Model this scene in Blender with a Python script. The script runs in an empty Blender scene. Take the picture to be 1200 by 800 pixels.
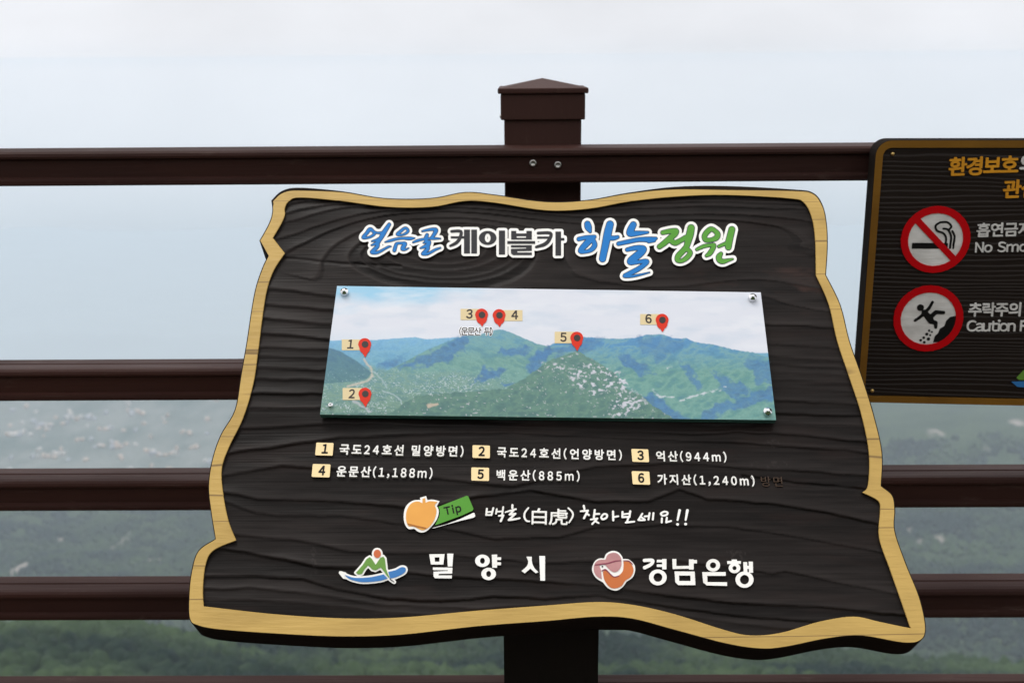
import bpy, bmesh, math, random
import numpy as np
from mathutils import Matrix, Vector
from mathutils.geometry import tessellate_polygon

random.seed(7)
rng = np.random.default_rng(7)
SC = bpy.context.scene
COL = SC.collection

# ------------------------------------------------------------------ camera
YAW, PITCH, ROLL = -0.00968843, 0.25402577, -0.00765709
F = 1280.0                       # focal length in units of a 1200 wide picture
CAM = np.array([0.0, 0.0, 1.5])
_cy, _sy, _cp, _sp = math.cos(YAW), math.sin(YAW), math.cos(PITCH), math.sin(PITCH)
FWD = np.array([_sy*_cp, _cy*_cp, -_sp])
_r = np.array([_cy, -_sy, 0.0]); _u = np.cross(_r, FWD)
_c, _s = math.cos(ROLL), math.sin(ROLL)
RGT, UPV = _c*_r + _s*_u, -_s*_r + _c*_u

cam_d = bpy.data.cameras.new('camera'); cam = bpy.data.objects.new('camera', cam_d); COL.objects.link(cam)
cam_d.sensor_width = 36; cam_d.lens = F*36/1200; cam_d.clip_start = 0.02; cam_d.clip_end = 60000
cam.matrix_world = Matrix(((RGT[0], UPV[0], -FWD[0], CAM[0]), (RGT[1], UPV[1], -FWD[1], CAM[1]),
                           (RGT[2], UPV[2], -FWD[2], CAM[2]), (0, 0, 0, 1)))
cam_d.dof.use_dof = True; cam_d.dof.focus_distance = 1.24; cam_d.dof.aperture_fstop = 8
SC.camera = cam

# ------------------------------------------------------------------ sky, sun, exposure
SUN_EL, SUN_AZ = math.radians(70), math.radians(-60)      # azimuth from +Y towards +X
world = bpy.data.worlds.new('World'); SC.world = world; world.use_nodes = True
wt = world.node_tree; wn, wl = wt.nodes, wt.links
bg = wn['Background']
sky = wn.new('ShaderNodeTexSky'); sky.sky_type = 'NISHITA'; sky.sun_disc = False
sky.sun_elevation = SUN_EL; sky.sun_rotation = SUN_AZ; sky.dust_density = 6; sky.altitude = 1000
SKY_STRENGTH = 0.10
tc = wn.new('ShaderNodeTexCoord'); sep = wn.new('ShaderNodeSeparateXYZ'); wl.new(tc.outputs['Generated'], sep.inputs[0])
ramp = wn.new('ShaderNodeValToRGB'); cr = ramp.color_ramp
mr = wn.new('ShaderNodeMapRange'); mr.inputs[1].default_value = -1; mr.inputs[2].default_value = 1
wl.new(sep.outputs[2], mr.inputs[0]); wl.new(mr.outputs[0], ramp.inputs[0])
cr.elements[0].position = 0.0; cr.elements[0].color = (4.4, 5.1, 5.7, 1)
cr.elements[1].position = 1.0; cr.elements[1].color = (17.5, 17.2, 17.0, 1)
for p_, c_ in ((0.405, (4.4, 5.1, 5.6, 1)), (0.4235, (5.6, 6.1, 6.5, 1)), (0.442, (7.6, 7.9, 8.2, 1)), (0.466, (10.3, 10.1, 10.2, 1)), (0.4985, (10.7, 10.2, 10.2, 1)), (0.503, (9.0, 9.15, 9.6, 1)), (0.53, (9.0, 9.15, 9.6, 1)), (0.58, (9.2, 9.3, 9.8, 1)), (0.75, (13.5, 13.4, 13.6, 1))):
    e = cr.elements.new(p_); e.color = c_
cn = wn.new('ShaderNodeTexNoise'); cn.inputs['Scale'].default_value = 4.0; cn.inputs['Detail'].default_value = 5
cmap = wn.new('ShaderNodeMapping'); cmap.inputs['Scale'].default_value = (1, 1, 2.2)
wl.new(tc.outputs['Generated'], cmap.inputs[0]); wl.new(cmap.outputs[0], cn.inputs[0])
cmr = wn.new('ShaderNodeMapRange'); cmr.inputs[1].default_value = 0.3; cmr.inputs[2].default_value = 0.7
cmr.inputs[3].default_value = 0.91; cmr.inputs[4].default_value = 1.07
wl.new(cn.outputs[0], cmr.inputs[0])
mul = wn.new('ShaderNodeMix'); mul.data_type = 'RGBA'; mul.blend_type = 'MULTIPLY'; mul.inputs[0].default_value = 1
wl.new(ramp.outputs[0], mul.inputs[6]); wl.new(cmr.outputs[0], mul.inputs[7])
mixs = wn.new('ShaderNodeMix'); mixs.data_type = 'RGBA'; mixs.inputs[0].default_value = 0.94   # cloud deck over the blue sky
wl.new(sky.outputs[0], mixs.inputs[6]); wl.new(mul.outputs[2], mixs.inputs[7])
wl.new(mixs.outputs[2], bg.inputs['Color']); bg.inputs['Strength'].default_value = SKY_STRENGTH

sun_d = bpy.data.lights.new('sun', 'SUN'); sun = bpy.data.objects.new('sun', sun_d); COL.objects.link(sun)
sun_d.energy = 1.4; sun_d.angle = math.radians(25); sun_d.color = (1.0, 0.97, 0.93)
_sd = Vector((math.sin(SUN_AZ)*math.cos(SUN_EL), math.cos(SUN_AZ)*math.cos(SUN_EL), math.sin(SUN_EL)))
sun.rotation_euler = _sd.to_track_quat('Z', 'Y').to_euler(); sun.location = (0, 0, 30)

SC.render.engine = 'CYCLES'
SC.view_settings.view_transform = 'Standard'; SC.view_settings.look = 'None'
SC.view_settings.exposure = 0.0; SC.view_settings.gamma = 1.0; SC.view_settings.use_curve_mapping = False
SC.cycles.use_denoising = True
SC.cycles.volume_bounces = 1
SC.cycles.max_bounces = 8
SC.cycles.sample_clamp_indirect = 6

# ------------------------------------------------------------------ helpers: rays and planes
def ray(px, py):
    px = np.asarray(px, float); py = np.asarray(py, float)
    return FWD + ((px-600)/F)[..., None]*RGT - ((py-400)/F)[..., None]*UPV

def at_depth(px, py, Y):                      # point of the vertical plane y = Y
    d = ray(np.float64(px), np.float64(py)); return CAM + d/d[1]*Y

class Plane:
    """A real plane in the scene; maps picture measurements taken of it to points on it."""
    def __init__(self, n, c):
        self.n = np.array(n, float); self.c = c
    def __call__(self, px, py, h=0.0):
        d = ray(px, py); h = np.asarray(h, float)
        k = (self.c + h)/(d@self.n)
        return CAM + d*k[..., None]

TILT = math.radians(46.6)
_n = np.array([0, -math.cos(TILT), math.sin(TILT)])
_d = ray(np.float64(640), np.float64(222)); _d = _d/_d[1]*1.40
SIGN = Plane(_n, float(_d@_n))                 # face of the tilted panorama board
Y2 = math.radians(5.0)
_n2 = np.array([-math.sin(Y2), -math.cos(Y2), 0.0])
_d2 = ray(np.float64(1028), np.float64(300)); _d2 = _d2/_d2[1]*1.452
RULE = Plane(_n2, float(_d2@_n2))              # face of the rule board on the railing

# ------------------------------------------------------------------ helpers: objects
ROOTLOC = {}
def tag(o, label=None, cat=None, group=None, kind=None):
    if label: o['label'] = label
    if cat: o['category'] = cat
    if group: o['group'] = group
    if kind: o['kind'] = kind
    return o

def empty(name, loc):
    o = bpy.data.objects.new(name, None); COL.objects.link(o); o.location = loc
    o.empty_display_size = 0.05
    ROOTLOC[o.name] = np.array(loc, float)
    return o

class MB:
    def __init__(self): self.v = []; self.f = []; self.m = []; self.sm = []; self.n = 0
    def add(self, verts, faces, mat=0, smooth=False):
        verts = np.asarray(verts, float).reshape(-1, 3)
        self.v.append(verts)
        for f in faces:
            self.f.append([i+self.n for i in f]); self.m.append(mat); self.sm.append(smooth)
        self.n += len(verts)
    def build(self, name, mats, parent=None, label=None, recalc=False):
        V = np.concatenate(self.v) if self.v else np.zeros((0, 3))
        base = np.zeros(3)
        if parent is not None: base = ROOTLOC[parent.name]
        me = bpy.data.meshes.new(name)
        me.from_pydata((V-base).tolist(), [], self.f)
        for m in (mats if isinstance(mats, (list, tuple)) else [mats]): me.materials.append(m)
        me.polygons.foreach_set('material_index', self.m); me.polygons.foreach_set('use_smooth', self.sm)
        if recalc:
            bm = bmesh.new(); bm.from_mesh(me); bmesh.ops.recalc_face_normals(bm, faces=bm.faces); bm.to_mesh(me); bm.free()
        me.update()
        o = bpy.data.objects.new(name, me); COL.objects.link(o)
        if parent is not None: o.parent = parent
        ROOTLOC[o.name] = base
        if label: o['label'] = label
        return o

def box_mb(mb, lo, hi, b=0.0, mat=0):
    """box with chamfered edges"""
    bm = bmesh.new(); bmesh.ops.create_cube(bm, size=1)
    lo, hi = np.array(lo, float), np.array(hi, float)
    for v in bm.verts: v.co = Vector((lo+hi)/2 + np.array(v.co)*(hi-lo))
    if b > 0: bmesh.ops.bevel(bm, geom=list(bm.edges), offset=b, segments=2, affect='EDGES', profile=0.5)
    bm.verts.index_update()
    mb.add([v.co[:] for v in bm.verts], [[v.index for v in f.verts] for f in bm.faces], mat); bm.free()

# ------------------------------------------------------------------ helpers: noise
_perm = rng.random((256, 256))
def vnoise(x, y):
    xi = np.floor(x).astype(int); yi = np.floor(y).astype(int); fx, fy = x-xi, y-yi
    fx = fx*fx*(3-2*fx); fy = fy*fy*(3-2*fy)
    g = lambda i, j: _perm[i & 255, j & 255]
    return (g(xi, yi)*(1-fx)+g(xi+1, yi)*fx)*(1-fy) + (g(xi, yi+1)*(1-fx)+g(xi+1, yi+1)*fx)*fy
def fbm(x, y, o=5):
    s = np.zeros(np.broadcast(x, y).shape); a = 0.5
    for k in range(o):
        s = s + a*vnoise(x+17.3*k, y+9.1*k); x = x*2.03; y = y*2.03; a *= 0.5
    return s/(1-0.5**o)

# ------------------------------------------------------------------ helpers: flat shapes from signed distances
def catmull(P, closed=True, n=6, corners=()):
    P = np.asarray(P, float); N = len(P); out = []
    rngk = range(N) if closed else range(N-1)
    for i in rngk:
        a, b, c, d = P[(i-1) % N], P[i], P[(i+1) % N], P[(i+2) % N]
        if not closed:
            if i == 0: a = b
            if i == N-2: d = c
        if i in corners: a = b
        if (i+1) % N in corners: d = c
        for t in np.arange(n)/n:
            m1, m2 = (c-a)*0.5, (d-b)*0.5
            if i in corners: m1 = (c-b)*0.6
            if (i+1) % N in corners: m2 = (c-b)*0.6
            t2, t3 = t*t, t*t*t
            out.append((2*t3-3*t2+1)*b + (t3-2*t2+t)*m1 + (-2*t3+3*t2)*c + (t3-t2)*m2)
    if not closed: out.append(P[-1])
    return np.array(out)

def seg_dist(X, Y, A, B):
    D = np.full(X.shape, 1e9)
    for a, b in zip(A, B):
        ab = b-a; L = ab@ab + 1e-12
        t = np.clip(((X-a[0])*ab[0]+(Y-a[1])*ab[1])/L, 0, 1)
        D = np.minimum(D, (X-a[0]-t*ab[0])**2+(Y-a[1]-t*ab[1])**2)
    return np.sqrt(D)
def inside(X, Y, A, B):
    ins = np.zeros(X.shape, bool)
    for a, b in zip(A, B):
        if a[1] == b[1]: continue
        c = (a[1] > Y) != (b[1] > Y)
        ins ^= c & (X < (b[0]-a[0])*(Y-a[1])/(b[1]-a[1])+a[0])
    return ins

class Poly:                                     # filled outline(s), even-odd
    def __init__(self, *loops, off=0.0):
        self.A = np.concatenate([np.asarray(l, float) for l in loops])
        self.B = np.concatenate([np.roll(np.asarray(l, float), -1, 0) for l in loops]); self.off = off
    def bounds(self): return self.A.min(0)-abs(self.off), self.A.max(0)+abs(self.off)
    def sdf(self, X, Y):
        d = seg_dist(X, Y, self.A, self.B)
        return np.where(inside(X, Y, self.A, self.B), -d, d)-self.off
class Segs(Poly):
    def __init__(self, A, B, off=0.0): self.A, self.B, self.off = A, B, off
class Stroke:                                   # brush stroke: points with a radius each
    def __init__(self, pts, closed=False, smooth=True):
        P = np.asarray(pts, float)
        self.P = catmull(P, closed, 4) if smooth and len(P) > 2 else P
        if closed: self.P = np.vstack([self.P, self.P[:1]])
    def bounds(self):
        r = self.P[:, 2:3]; return (self.P[:, :2]-r).min(0), (self.P[:, :2]+r).max(0)
    def sdf(self, X, Y):
        D = np.full(X.shape, 1e9); P = self.P
        for a, b in zip(P[:-1], P[1:]):
            ab = b[:2]-a[:2]; L = ab@ab+1e-12
            t = np.clip(((X-a[0])*ab[0]+(Y-a[1])*ab[1])/L, 0, 1)
            D = np.minimum(D, np.hypot(X-a[0]-t*ab[0], Y-a[1]-t*ab[1])-(a[2]+t*(b[2]-a[2])))
        return D
def ring(cx, cy, rx, ry, ix, iy):
    t = np.linspace(0, 2*np.pi, 28, endpoint=False)
    return Poly(np.stack([cx+rx*np.cos(t), cy+ry*np.sin(t)], 1), np.stack([cx+ix*np.cos(t), cy+iy*np.sin(t)], 1))
def disc(cx, cy, rx, ry):
    t = np.linspace(0, 2*np.pi, 28, endpoint=False)
    return Poly(np.stack([cx+rx*np.cos(t), cy+ry*np.sin(t)], 1))
def rect(x0, y0, x1, y1): return Poly([(x0, y0), (x1, y0), (x1, y1), (x0, y1)])

def shift(shapes, ox, oy, s):                   # from an enlarged crop back to picture units
    for q in shapes:
        if isinstance(q, Stroke): q.P = q.P/s + np.array([ox, oy, 0])
        else:
            q.A = q.A/s+np.array([ox, oy]); q.B = q.B/s+np.array([ox, oy])
    return shapes

def emit(mb, shapes, fmap, h0, h1, level=0.0, step=0.35, mat=0, wall=True):
    """union of the shapes (grown by level) as a slab between h0 and h1; fmap(x, y, h) -> world points"""
    lo = np.min([s.bounds()[0] for s in shapes], 0)-level-2*step; hi = np.max([s.bounds()[1] for s in shapes], 0)+level+2*step
    xs = np.arange(lo[0], hi[0]+step, step); ys = np.arange(lo[1], hi[1]+step, step)
    D = np.full((len(ys), len(xs)), 9.0+level)
    for s in shapes:
        a, b = s.bounds(); m = level+4*step
        i0, i1 = np.searchsorted(xs, a[0]-m), np.searchsorted(xs, b[0]+m)
        j0, j1 = np.searchsorted(ys, a[1]-m), np.searchsorted(ys, b[1]+m)
        X, Y = np.meshgrid(xs[i0:i1], ys[j0:j1])
        if X.size: D[j0:j1, i0:i1] = np.minimum(D[j0:j1, i0:i1], s.sdf(X, Y))
    D = D-level; D = np.where(np.abs(D) < 1e-6, 1e-6, D)
    V = []; key = {}
    def vid(k, p):
        if k not in key: key[k] = len(V); V.append(p)
        return key[k]
    faces = []; walls = []
    I = D < 0
    full = I[:-1, :-1] & I[:-1, 1:] & I[1:, 1:] & I[1:, :-1]
    anyc = I[:-1, :-1] | I[:-1, 1:] | I[1:, 1:] | I[1:, :-1]
    for j in range(full.shape[0]):
        row = full[j]; i = 0
        idx = np.flatnonzero(np.diff(np.concatenate([[0], row.view(np.int8), [0]])))
        for a, b in zip(idx[::2], idx[1::2]):
            q = [(j, a), (j, b), (j+1, b), (j+1, a)]
            faces.append([vid(('c',)+p, (xs[p[1]], ys[p[0]])) for p in q])
    for j, i in zip(*np.nonzero(anyc & ~full)):
        cs = [(j, i), (j, i+1), (j+1, i+1), (j+1, i)]
        poly = []; cr_ = []
        for k in range(4):
            p, q = cs[k], cs[(k+1) % 4]
            if I[p]: poly.append(vid(('c',)+p, (xs[p[1]], ys[p[0]])))
            if I[p] != I[q]:
                t = D[p]/(D[p]-D[q])
                e = ('e',)+(p+q if p < q else q+p)
                w = vid(e, (xs[p[1]]+(xs[q[1]]-xs[p[1]])*t, ys[p[0]]+(ys[q[0]]-ys[p[0]])*t))
                poly.append(w); cr_.append((w, bool(I[p])))
        if len(poly) >= 3: faces.append(poly)
        if len(cr_) == 2:
            (a, ain), (b, bin_) = cr_
            walls.append((a, b) if ain else (b, a))
        elif len(cr_) == 4:
            for k in range(4):
                a, b = cr_[k], cr_[(k+1) % 4]
                if a[1] and not b[1]: walls.append((a[0], b[0]))
    if not V: return
    V = np.array(V)
    top = fmap(V[:, 0], V[:, 1], np.full(len(V), h1))
    mb.add(top, [f[::-1] for f in faces], mat)
    if wall and walls:
        ids = sorted(set(sum(walls, ()))); loc = {g: k for k, g in enumerate(ids)}
        W = V[ids]; a = fmap(W[:, 0], W[:, 1], np.full(len(W), h1)); b = fmap(W[:, 0], W[:, 1], np.full(len(W), h0)); n = len(ids)
        mb.add(np.vstack([a, b]), [[loc[p], loc[q], loc[q]+n, loc[p]+n] for p, q in walls], mat)

# ---- glyphs (the built-in font; full-width forms give straight sans digits and letters)
GL = {}
def glyph(ch):
    if ch in GL: return GL[ch]
    c = bpy.data.curves.new('glyph', 'FONT'); c.body = ch; c.size = 1; c.resolution_u = 4
    o = bpy.data.objects.new('glyph', c); COL.objects.link(o)
    dg = bpy.context.evaluated_depsgraph_get(); me = bpy.data.meshes.new_from_object(o.evaluated_get(dg))
    V = np.array([v.co[:2] for v in me.vertices]); cnt = {}
    for p in me.polygons:
        for e in p.edge_keys: cnt[e] = cnt.get(e, 0)+1
    E = [e for e, k in cnt.items() if k == 1]
    A = np.array([V[a] for a, b in E]); B = np.array([V[b] for a, b in E])
    bpy.data.objects.remove(o); bpy.data.curves.remove(c); bpy.data.meshes.remove(me)
    GL[ch] = (A, B); return GL[ch]

def layout(s, bold=0.02, wide=True, xs=1.0, sp=0.09, lx=0.86):
    """glyph outlines in em units, x right, y DOWN, hangul box bottom at 0; returns shapes, width"""
    x = 0.0; out = []
    for ch in s:
        if ch == ' ': x += 0.34; continue
        g = ch
        if wide and '!' <= ch <= '~': g = chr(ord(ch)+0xFEE0)
        A, B = glyph(g); lo, hi = np.minimum(A, B).min(0), np.maximum(A, B).max(0)
        q = xs
        if ord(g) >= 0xAC00 and ord(g) < 0xE000: l, w = 0.02, 0.92*xs
        else: q = xs*lx if ord(g) > 0xFF00 else xs; l, w = None, (hi[0]-lo[0])*q+sp
        ox = x+(sp/2-lo[0]*q if l is None else l)
        T = lambda P: np.stack([P[:, 0]*q+ox, -(P[:, 1]+0.08)], 1)
        out.append(Segs(T(A), T(B), bold)); x += w
    return out, x

def text(mb, s, plane, p0, p1, hpx, h0, h1, bold=0.022, wide=True, xs=1.0, mat=0, step=None, level=0.0, sp=0.09, track=True, lx=0.86):
    """text on a plane between two points (bottom line); hpx = height of a hangul block in the picture"""
    sh, W = layout(s, bold, wide, xs, sp, lx)
    a = plane(np.float64(p0[0]), np.float64(p0[1]), h1); b = plane(np.float64(p1[0]), np.float64(p1[1]), h1)
    e = plane(np.float64(p0[0]), np.float64(p0[1]-hpx), h1)
    ex = (b-a); L = np.linalg.norm(ex); ex /= L
    ey = np.cross(ex, plane.n); ey /= np.linalg.norm(ey)
    if ey[2] > 0: ey = -ey                       # down along the board
    sc = np.linalg.norm(e-a)/0.92
    if track:                                    # spread the glyphs so that the line has its measured length
        n = len(sh); extra = (L/sc-W)/max(1, n-1)
        for k, q in enumerate(sh):
            q.A = q.A+np.array([extra*k, 0]); q.B = q.B+np.array([extra*k, 0])
    fm = lambda x, y, h: a + sc*(x[:, None]*ex + y[:, None]*ey) + (h-h1)[:, None]*plane.n
    emit(mb, sh, fm, h0, h1, level, step or 0.022, mat)

# ------------------------------------------------------------------ materials
def mat(name, col, rough=0.6, spec=0.5, metal=0.0, coat=0.0):
    m = bpy.data.materials.new(name); m.use_nodes = True; b = m.node_tree.nodes['Principled BSDF']
    b.inputs['Base Color'].default_value = (*col, 1); b.inputs['Roughness'].default_value = rough
    b.inputs['Specular IOR Level'].default_value = spec; b.inputs['Metallic'].default_value = metal
    b.inputs['Coat Weight'].default_value = coat; b.inputs['Coat Roughness'].default_value = 0.08
    return m
def vary(m, col2, scale=(6, 6, 6), bump=0.0, bscale=(40, 40, 40), detail=6, lo=0.35, hi=0.65, rough=None):
    """blend in a second colour by noise, and a fine bump"""
    nt = m.node_tree; N, L = nt.nodes, nt.links; b = N['Principled BSDF']
    t = N.new('ShaderNodeTexCoord'); mp = N.new('ShaderNodeMapping'); mp.inputs['Scale'].default_value = scale
    L.new(t.outputs['Object'], mp.inputs[0])
    n = N.new('ShaderNodeTexNoise'); n.inputs['Scale'].default_value = 1; n.inputs['Detail'].default_value = detail
    L.new(mp.outputs[0], n.inputs[0])
    r = N.new('ShaderNodeMapRange'); r.inputs[1].default_value = lo; r.inputs[2].default_value = hi; L.new(n.outputs[0], r.inputs[0])
    x = N.new('ShaderNodeMix'); x.data_type = 'RGBA'; L.new(r.outputs[0], x.inputs[0])
    x.inputs[6].default_value = b.inputs['Base Color'].default_value; x.inputs[7].default_value = (*col2, 1)
    L.new(x.outputs[2], b.inputs['Base Color'])
    if rough:
        rr = N.new('ShaderNodeMapRange'); rr.inputs[3].default_value = rough[0]; rr.inputs[4].default_value = rough[1]
        L.new(r.outputs[0], rr.inputs[0]); L.new(rr.outputs[0], b.inputs['Roughness'])
    if bump:
        mp2 = N.new('ShaderNodeMapping'); mp2.inputs['Scale'].default_value = bscale; L.new(t.outputs['Object'], mp2.inputs[0])
        n2 = N.new('ShaderNodeTexNoise'); n2.inputs['Scale'].default_value = 1; n2.inputs['Detail'].default_value = 4; L.new(mp2.outputs[0], n2.inputs[0])
        bp = N.new('ShaderNodeBump'); bp.inputs['Strength'].default_value = 1; bp.inputs['Distance'].default_value = bump
        L.new(n2.outputs[0], bp.inputs['Height']); L.new(bp.outputs[0], b.inputs['Normal'])
    return m, x

def scuff(m, col, scale, lo, hi, amt=0.6):
    nt = m.node_tree; N, L = nt.nodes, nt.links; b = N['Principled BSDF']; src = b.inputs['Base Color'].links[0].from_socket
    t = N.new('ShaderNodeTexCoord'); mp = N.new('ShaderNodeMapping'); mp.inputs['Scale'].default_value = scale; L.new(t.outputs['Object'], mp.inputs[0])
    n = N.new('ShaderNodeTexNoise'); n.inputs['Scale'].default_value = 1; n.inputs['Detail'].default_value = 5; n.inputs['Roughness'].default_value = 0.65; L.new(mp.outputs[0], n.inputs[0])
    r = N.new('ShaderNodeMapRange'); r.inputs[1].default_value = lo; r.inputs[2].default_value = hi; r.inputs[4].default_value = amt; L.new(n.outputs[0], r.inputs[0])
    x = N.new('ShaderNodeMix'); x.data_type = 'RGBA'; L.new(r.outputs[0], x.inputs[0]); L.new(src, x.inputs[6]); x.inputs[7].default_value = (*col, 1); L.new(x.outputs[2], b.inputs['Base Color'])
    return m
M = {}
M['rail'] = vary(mat('brown_composite', (0.040, 0.0165, 0.0130), 0.5, 0.09), (0.027, 0.0120, 0.0098), (2.5, 14, 14), 0.0006, (12, 260, 260), rough=(0.42, 0.62))[0]
M['post'] = vary(mat('brown_composite_post', (0.050, 0.0225, 0.0185), 0.6, 0.14), (0.040, 0.018, 0.015), (8, 8, 2), 0.0005, (220, 220, 12))[0]
M['face'] = vary(mat('charred_wood_stain', (0.0150, 0.0108, 0.0090), 0.5, 0.12), (0.0190, 0.0138, 0.0115), (4, 12, 12), 0.0003, (10, 380, 380), lo=0.42, hi=0.68, rough=(0.42, 0.62))[0]
M['face_worn'], _fx = vary(mat('charred_wood_stain_worn', (0.0052, 0.0041, 0.0037), 0.45, 0.07), (0.0078, 0.0060, 0.0054), (5, 30, 30), 0.0004, (9, 420, 420), lo=0.42, hi=0.68, rough=(0.36, 0.6))
_nt = M['face_worn'].node_tree; _va = _nt.nodes.new('ShaderNodeVertexColor'); _va.layer_name = 'wear'; _se = _nt.nodes.new('ShaderNodeSeparateColor'); _nt.links.new(_va.outputs[0], _se.inputs[0])
_m1 = _nt.nodes.new('ShaderNodeMix'); _m1.data_type = 'RGBA'; _m1.inputs[7].default_value = (0.040, 0.021, 0.017, 1); _nt.links.new(_se.outputs[0], _m1.inputs[0]); _nt.links.new(_fx.outputs[2], _m1.inputs[6])
_m2 = _nt.nodes.new('ShaderNodeMix'); _m2.data_type = 'RGBA'; _m2.inputs[7].default_value = (0.004, 0.0035, 0.0035, 1); _nt.links.new(_se.outputs[1], _m2.inputs[0]); _nt.links.new(_m1.outputs[2], _m2.inputs[6])
_m3 = _nt.nodes.new('ShaderNodeMix'); _m3.data_type = 'RGBA'; _m3.inputs[7].default_value = (0.022, 0.0180, 0.0168, 1); _nt.links.new(_se.outputs[2], _m3.inputs[0]); _nt.links.new(_m2.outputs[2], _m3.inputs[6])
_nt.links.new(_m3.outputs[2], _nt.nodes['Principled BSDF'].inputs['Base Color'])
M['support'] = vary(mat('black_painted_post', (0.0055, 0.0045, 0.0038), 0.6, 0.10), (0.008, 0.006, 0.005), (8, 8, 2), 0.0004, (220, 220, 12))[0]
M['edge'] = vary(mat('dark_board_edge', (0.008, 0.006, 0.005), 0.85, 0.03), (0.014, 0.010, 0.008), (8, 8, 8), 0.0006, (60, 300, 300))[0]
scuff(M['rail'], (0.085, 0.055, 0.045), (14, 60, 60), 0.60, 0.74, 0.5); scuff(M['rail'], (0.10, 0.075, 0.065), (5, 500, 500), 0.66, 0.72, 0.6)
scuff(M['post'], (0.085, 0.055, 0.045), (40, 40, 10), 0.62, 0.75, 0.45)
def ochre(name, c1, c2):
    m, x = vary(mat(name, c1, 0.5, 0.25), c2, (11, 26, 26), 0.0007, (30, 240, 240), detail=8, lo=0.44, hi=0.74)
    nt = m.node_tree; N, L = nt.nodes, nt.links; b = N['Principled BSDF']
    t = N.new('ShaderNodeTexCoord'); mp = N.new('ShaderNodeMapping'); mp.inputs['Scale'].default_value = (0.5, 17, 17); L.new(t.outputs['Object'], mp.inputs[0])
    n = N.new('ShaderNodeTexNoise'); n.inputs['Scale'].default_value = 1; n.inputs['Detail'].default_value = 1; L.new(mp.outputs[0], n.inputs[0])
    # hairline cracks of the board running through the paint
    s = N.new('ShaderNodeMath'); s.operation = 'SUBTRACT'; s.inputs[1].default_value = 0.5; L.new(n.outputs[0], s.inputs[0])
    a = N.new('ShaderNodeMath'); a.operation = 'ABSOLUTE'; L.new(s.outputs[0], a.inputs[0])
    r = N.new('ShaderNodeMapRange'); r.inputs[1].default_value = 0.0015; r.inputs[2].default_value = 0.006; r.inputs[3].default_value = 0.8; r.inputs[4].default_value = 0; L.new(a.outputs[0], r.inputs[0])
    y = N.new('ShaderNodeMix'); y.data_type = 'RGBA'; L.new(r.outputs[0], y.inputs[0]); L.new(x.outputs[2], y.inputs[6]); y.inputs[7].default_value = (0.12, 0.07, 0.025, 1)
    L.new(y.outputs[2], b.inputs['Base Color'])
    return m
M['ochre'] = ochre('ochre_paint', (0.445, 0.292, 0.080), (0.345, 0.222, 0.058))
M['ochre_old'] = vary(mat('ochre_paint_old', (0.19, 0.090, 0.012), 0.5, 0.12), (0.15, 0.070, 0.010), (12, 12, 12), 0.0004, (20, 200, 200))[0]
M['white'] = vary(mat('white_paint', (0.80, 0.79, 0.76), 0.5, 0.3), (0.72, 0.71, 0.67), (25, 25, 25), 0.0002, (30, 300, 300))[0]
M['greywhite'] = vary(mat('aged_white_paint', (0.66, 0.65, 0.63), 0.55, 0.25), (0.52, 0.51, 0.49), (30, 30, 60), 0.0006, (20, 200, 200))[0]
scuff(M['white'], (0.52, 0.49, 0.42), (90, 90, 90), 0.62, 0.74, 0.7)
M['blue'] = vary(mat('blue_paint', (0.012, 0.150, 0.44), 0.5, 0.12), (0.016, 0.165, 0.47), (20, 20, 20))[0]
M['green'] = vary(mat('green_paint', (0.075, 0.26, 0.030), 0.5, 0.15), (0.09, 0.29, 0.038), (20, 20, 20))[0]
M['char'] = vary(mat('charcoal_paint', (0.020, 0.020, 0.023), 0.5, 0.15), (0.028, 0.028, 0.031), (20, 60, 60))[0]
M['ink'] = mat('dark_outline_paint', (0.012, 0.022, 0.035), 0.5, 0.3)
M['black'] = mat('black_paint', (0.006, 0.006, 0.006), 0.5, 0.12)
M['cream'] = mat('cream_paint', (0.80, 0.62, 0.33), 0.5, 0.3)
M['orange'] = vary(mat('orange_paint', (0.70, 0.33, 0.06), 0.5, 0.3), (0.64, 0.29, 0.05), (15, 30, 30))[0]
M['dorange'] = mat('dark_orange_paint', (0.33, 0.12, 0.015), 0.5, 0.3)
M['redorange'] = mat('red_orange_paint', (0.50, 0.11, 0.03), 0.5, 0.3)
M['rust'] = vary(mat('burnt_orange_paint', (0.52, 0.14, 0.03), 0.45, 0.3), (0.46, 0.12, 0.026), (20, 20, 20))[0]
M['pink'] = vary(mat('dusty_pink_paint', (0.46, 0.22, 0.22), 0.5, 0.3), (0.38, 0.18, 0.18), (60, 60, 60))[0]
M['maroon'] = mat('maroon_paint', (0.20, 0.03, 0.06), 0.5, 0.3)
M['boatblue'] = mat('boat_blue_paint', (0.025, 0.15, 0.40), 0.45, 0.3)
M['leaf'] = mat('leaf_green_paint', (0.11, 0.25, 0.035), 0.5, 0.3)
M['ghost'] = mat('faded_brown_paint', (0.060, 0.038, 0.026), 0.6, 0.1)
M['red'] = mat('red_paint', (0.46, 0.002, 0.005), 0.5, 0.08)
M['amber'] = vary(mat('amber_paint', (0.62, 0.27, 0.012), 0.5, 0.3), (0.52, 0.22, 0.01), (40, 40, 40))[0]
M['pinred'] = mat('print_red', (0.56, 0.028, 0.011), 0.4, 0.12, coat=0.05)
M['pindot'] = mat('print_brown_black', (0.030, 0.022, 0.020), 0.4, 0.2, coat=0.1)
M['pintan'] = mat('print_tan', (0.60, 0.49, 0.28), 0.4, 0.2, coat=0.1)
M['printwhite'] = mat('print_white', (0.82, 0.83, 0.84), 0.35, 0.4, coat=0.5)
M['chrome'] = mat('polished_steel', (0.72, 0.72, 0.73), 0.05, 0.5, 1.0)
M['steel'] = mat('stainless_steel', (0.48, 0.47, 0.45), 0.35, 0.5, 1.0)
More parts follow.
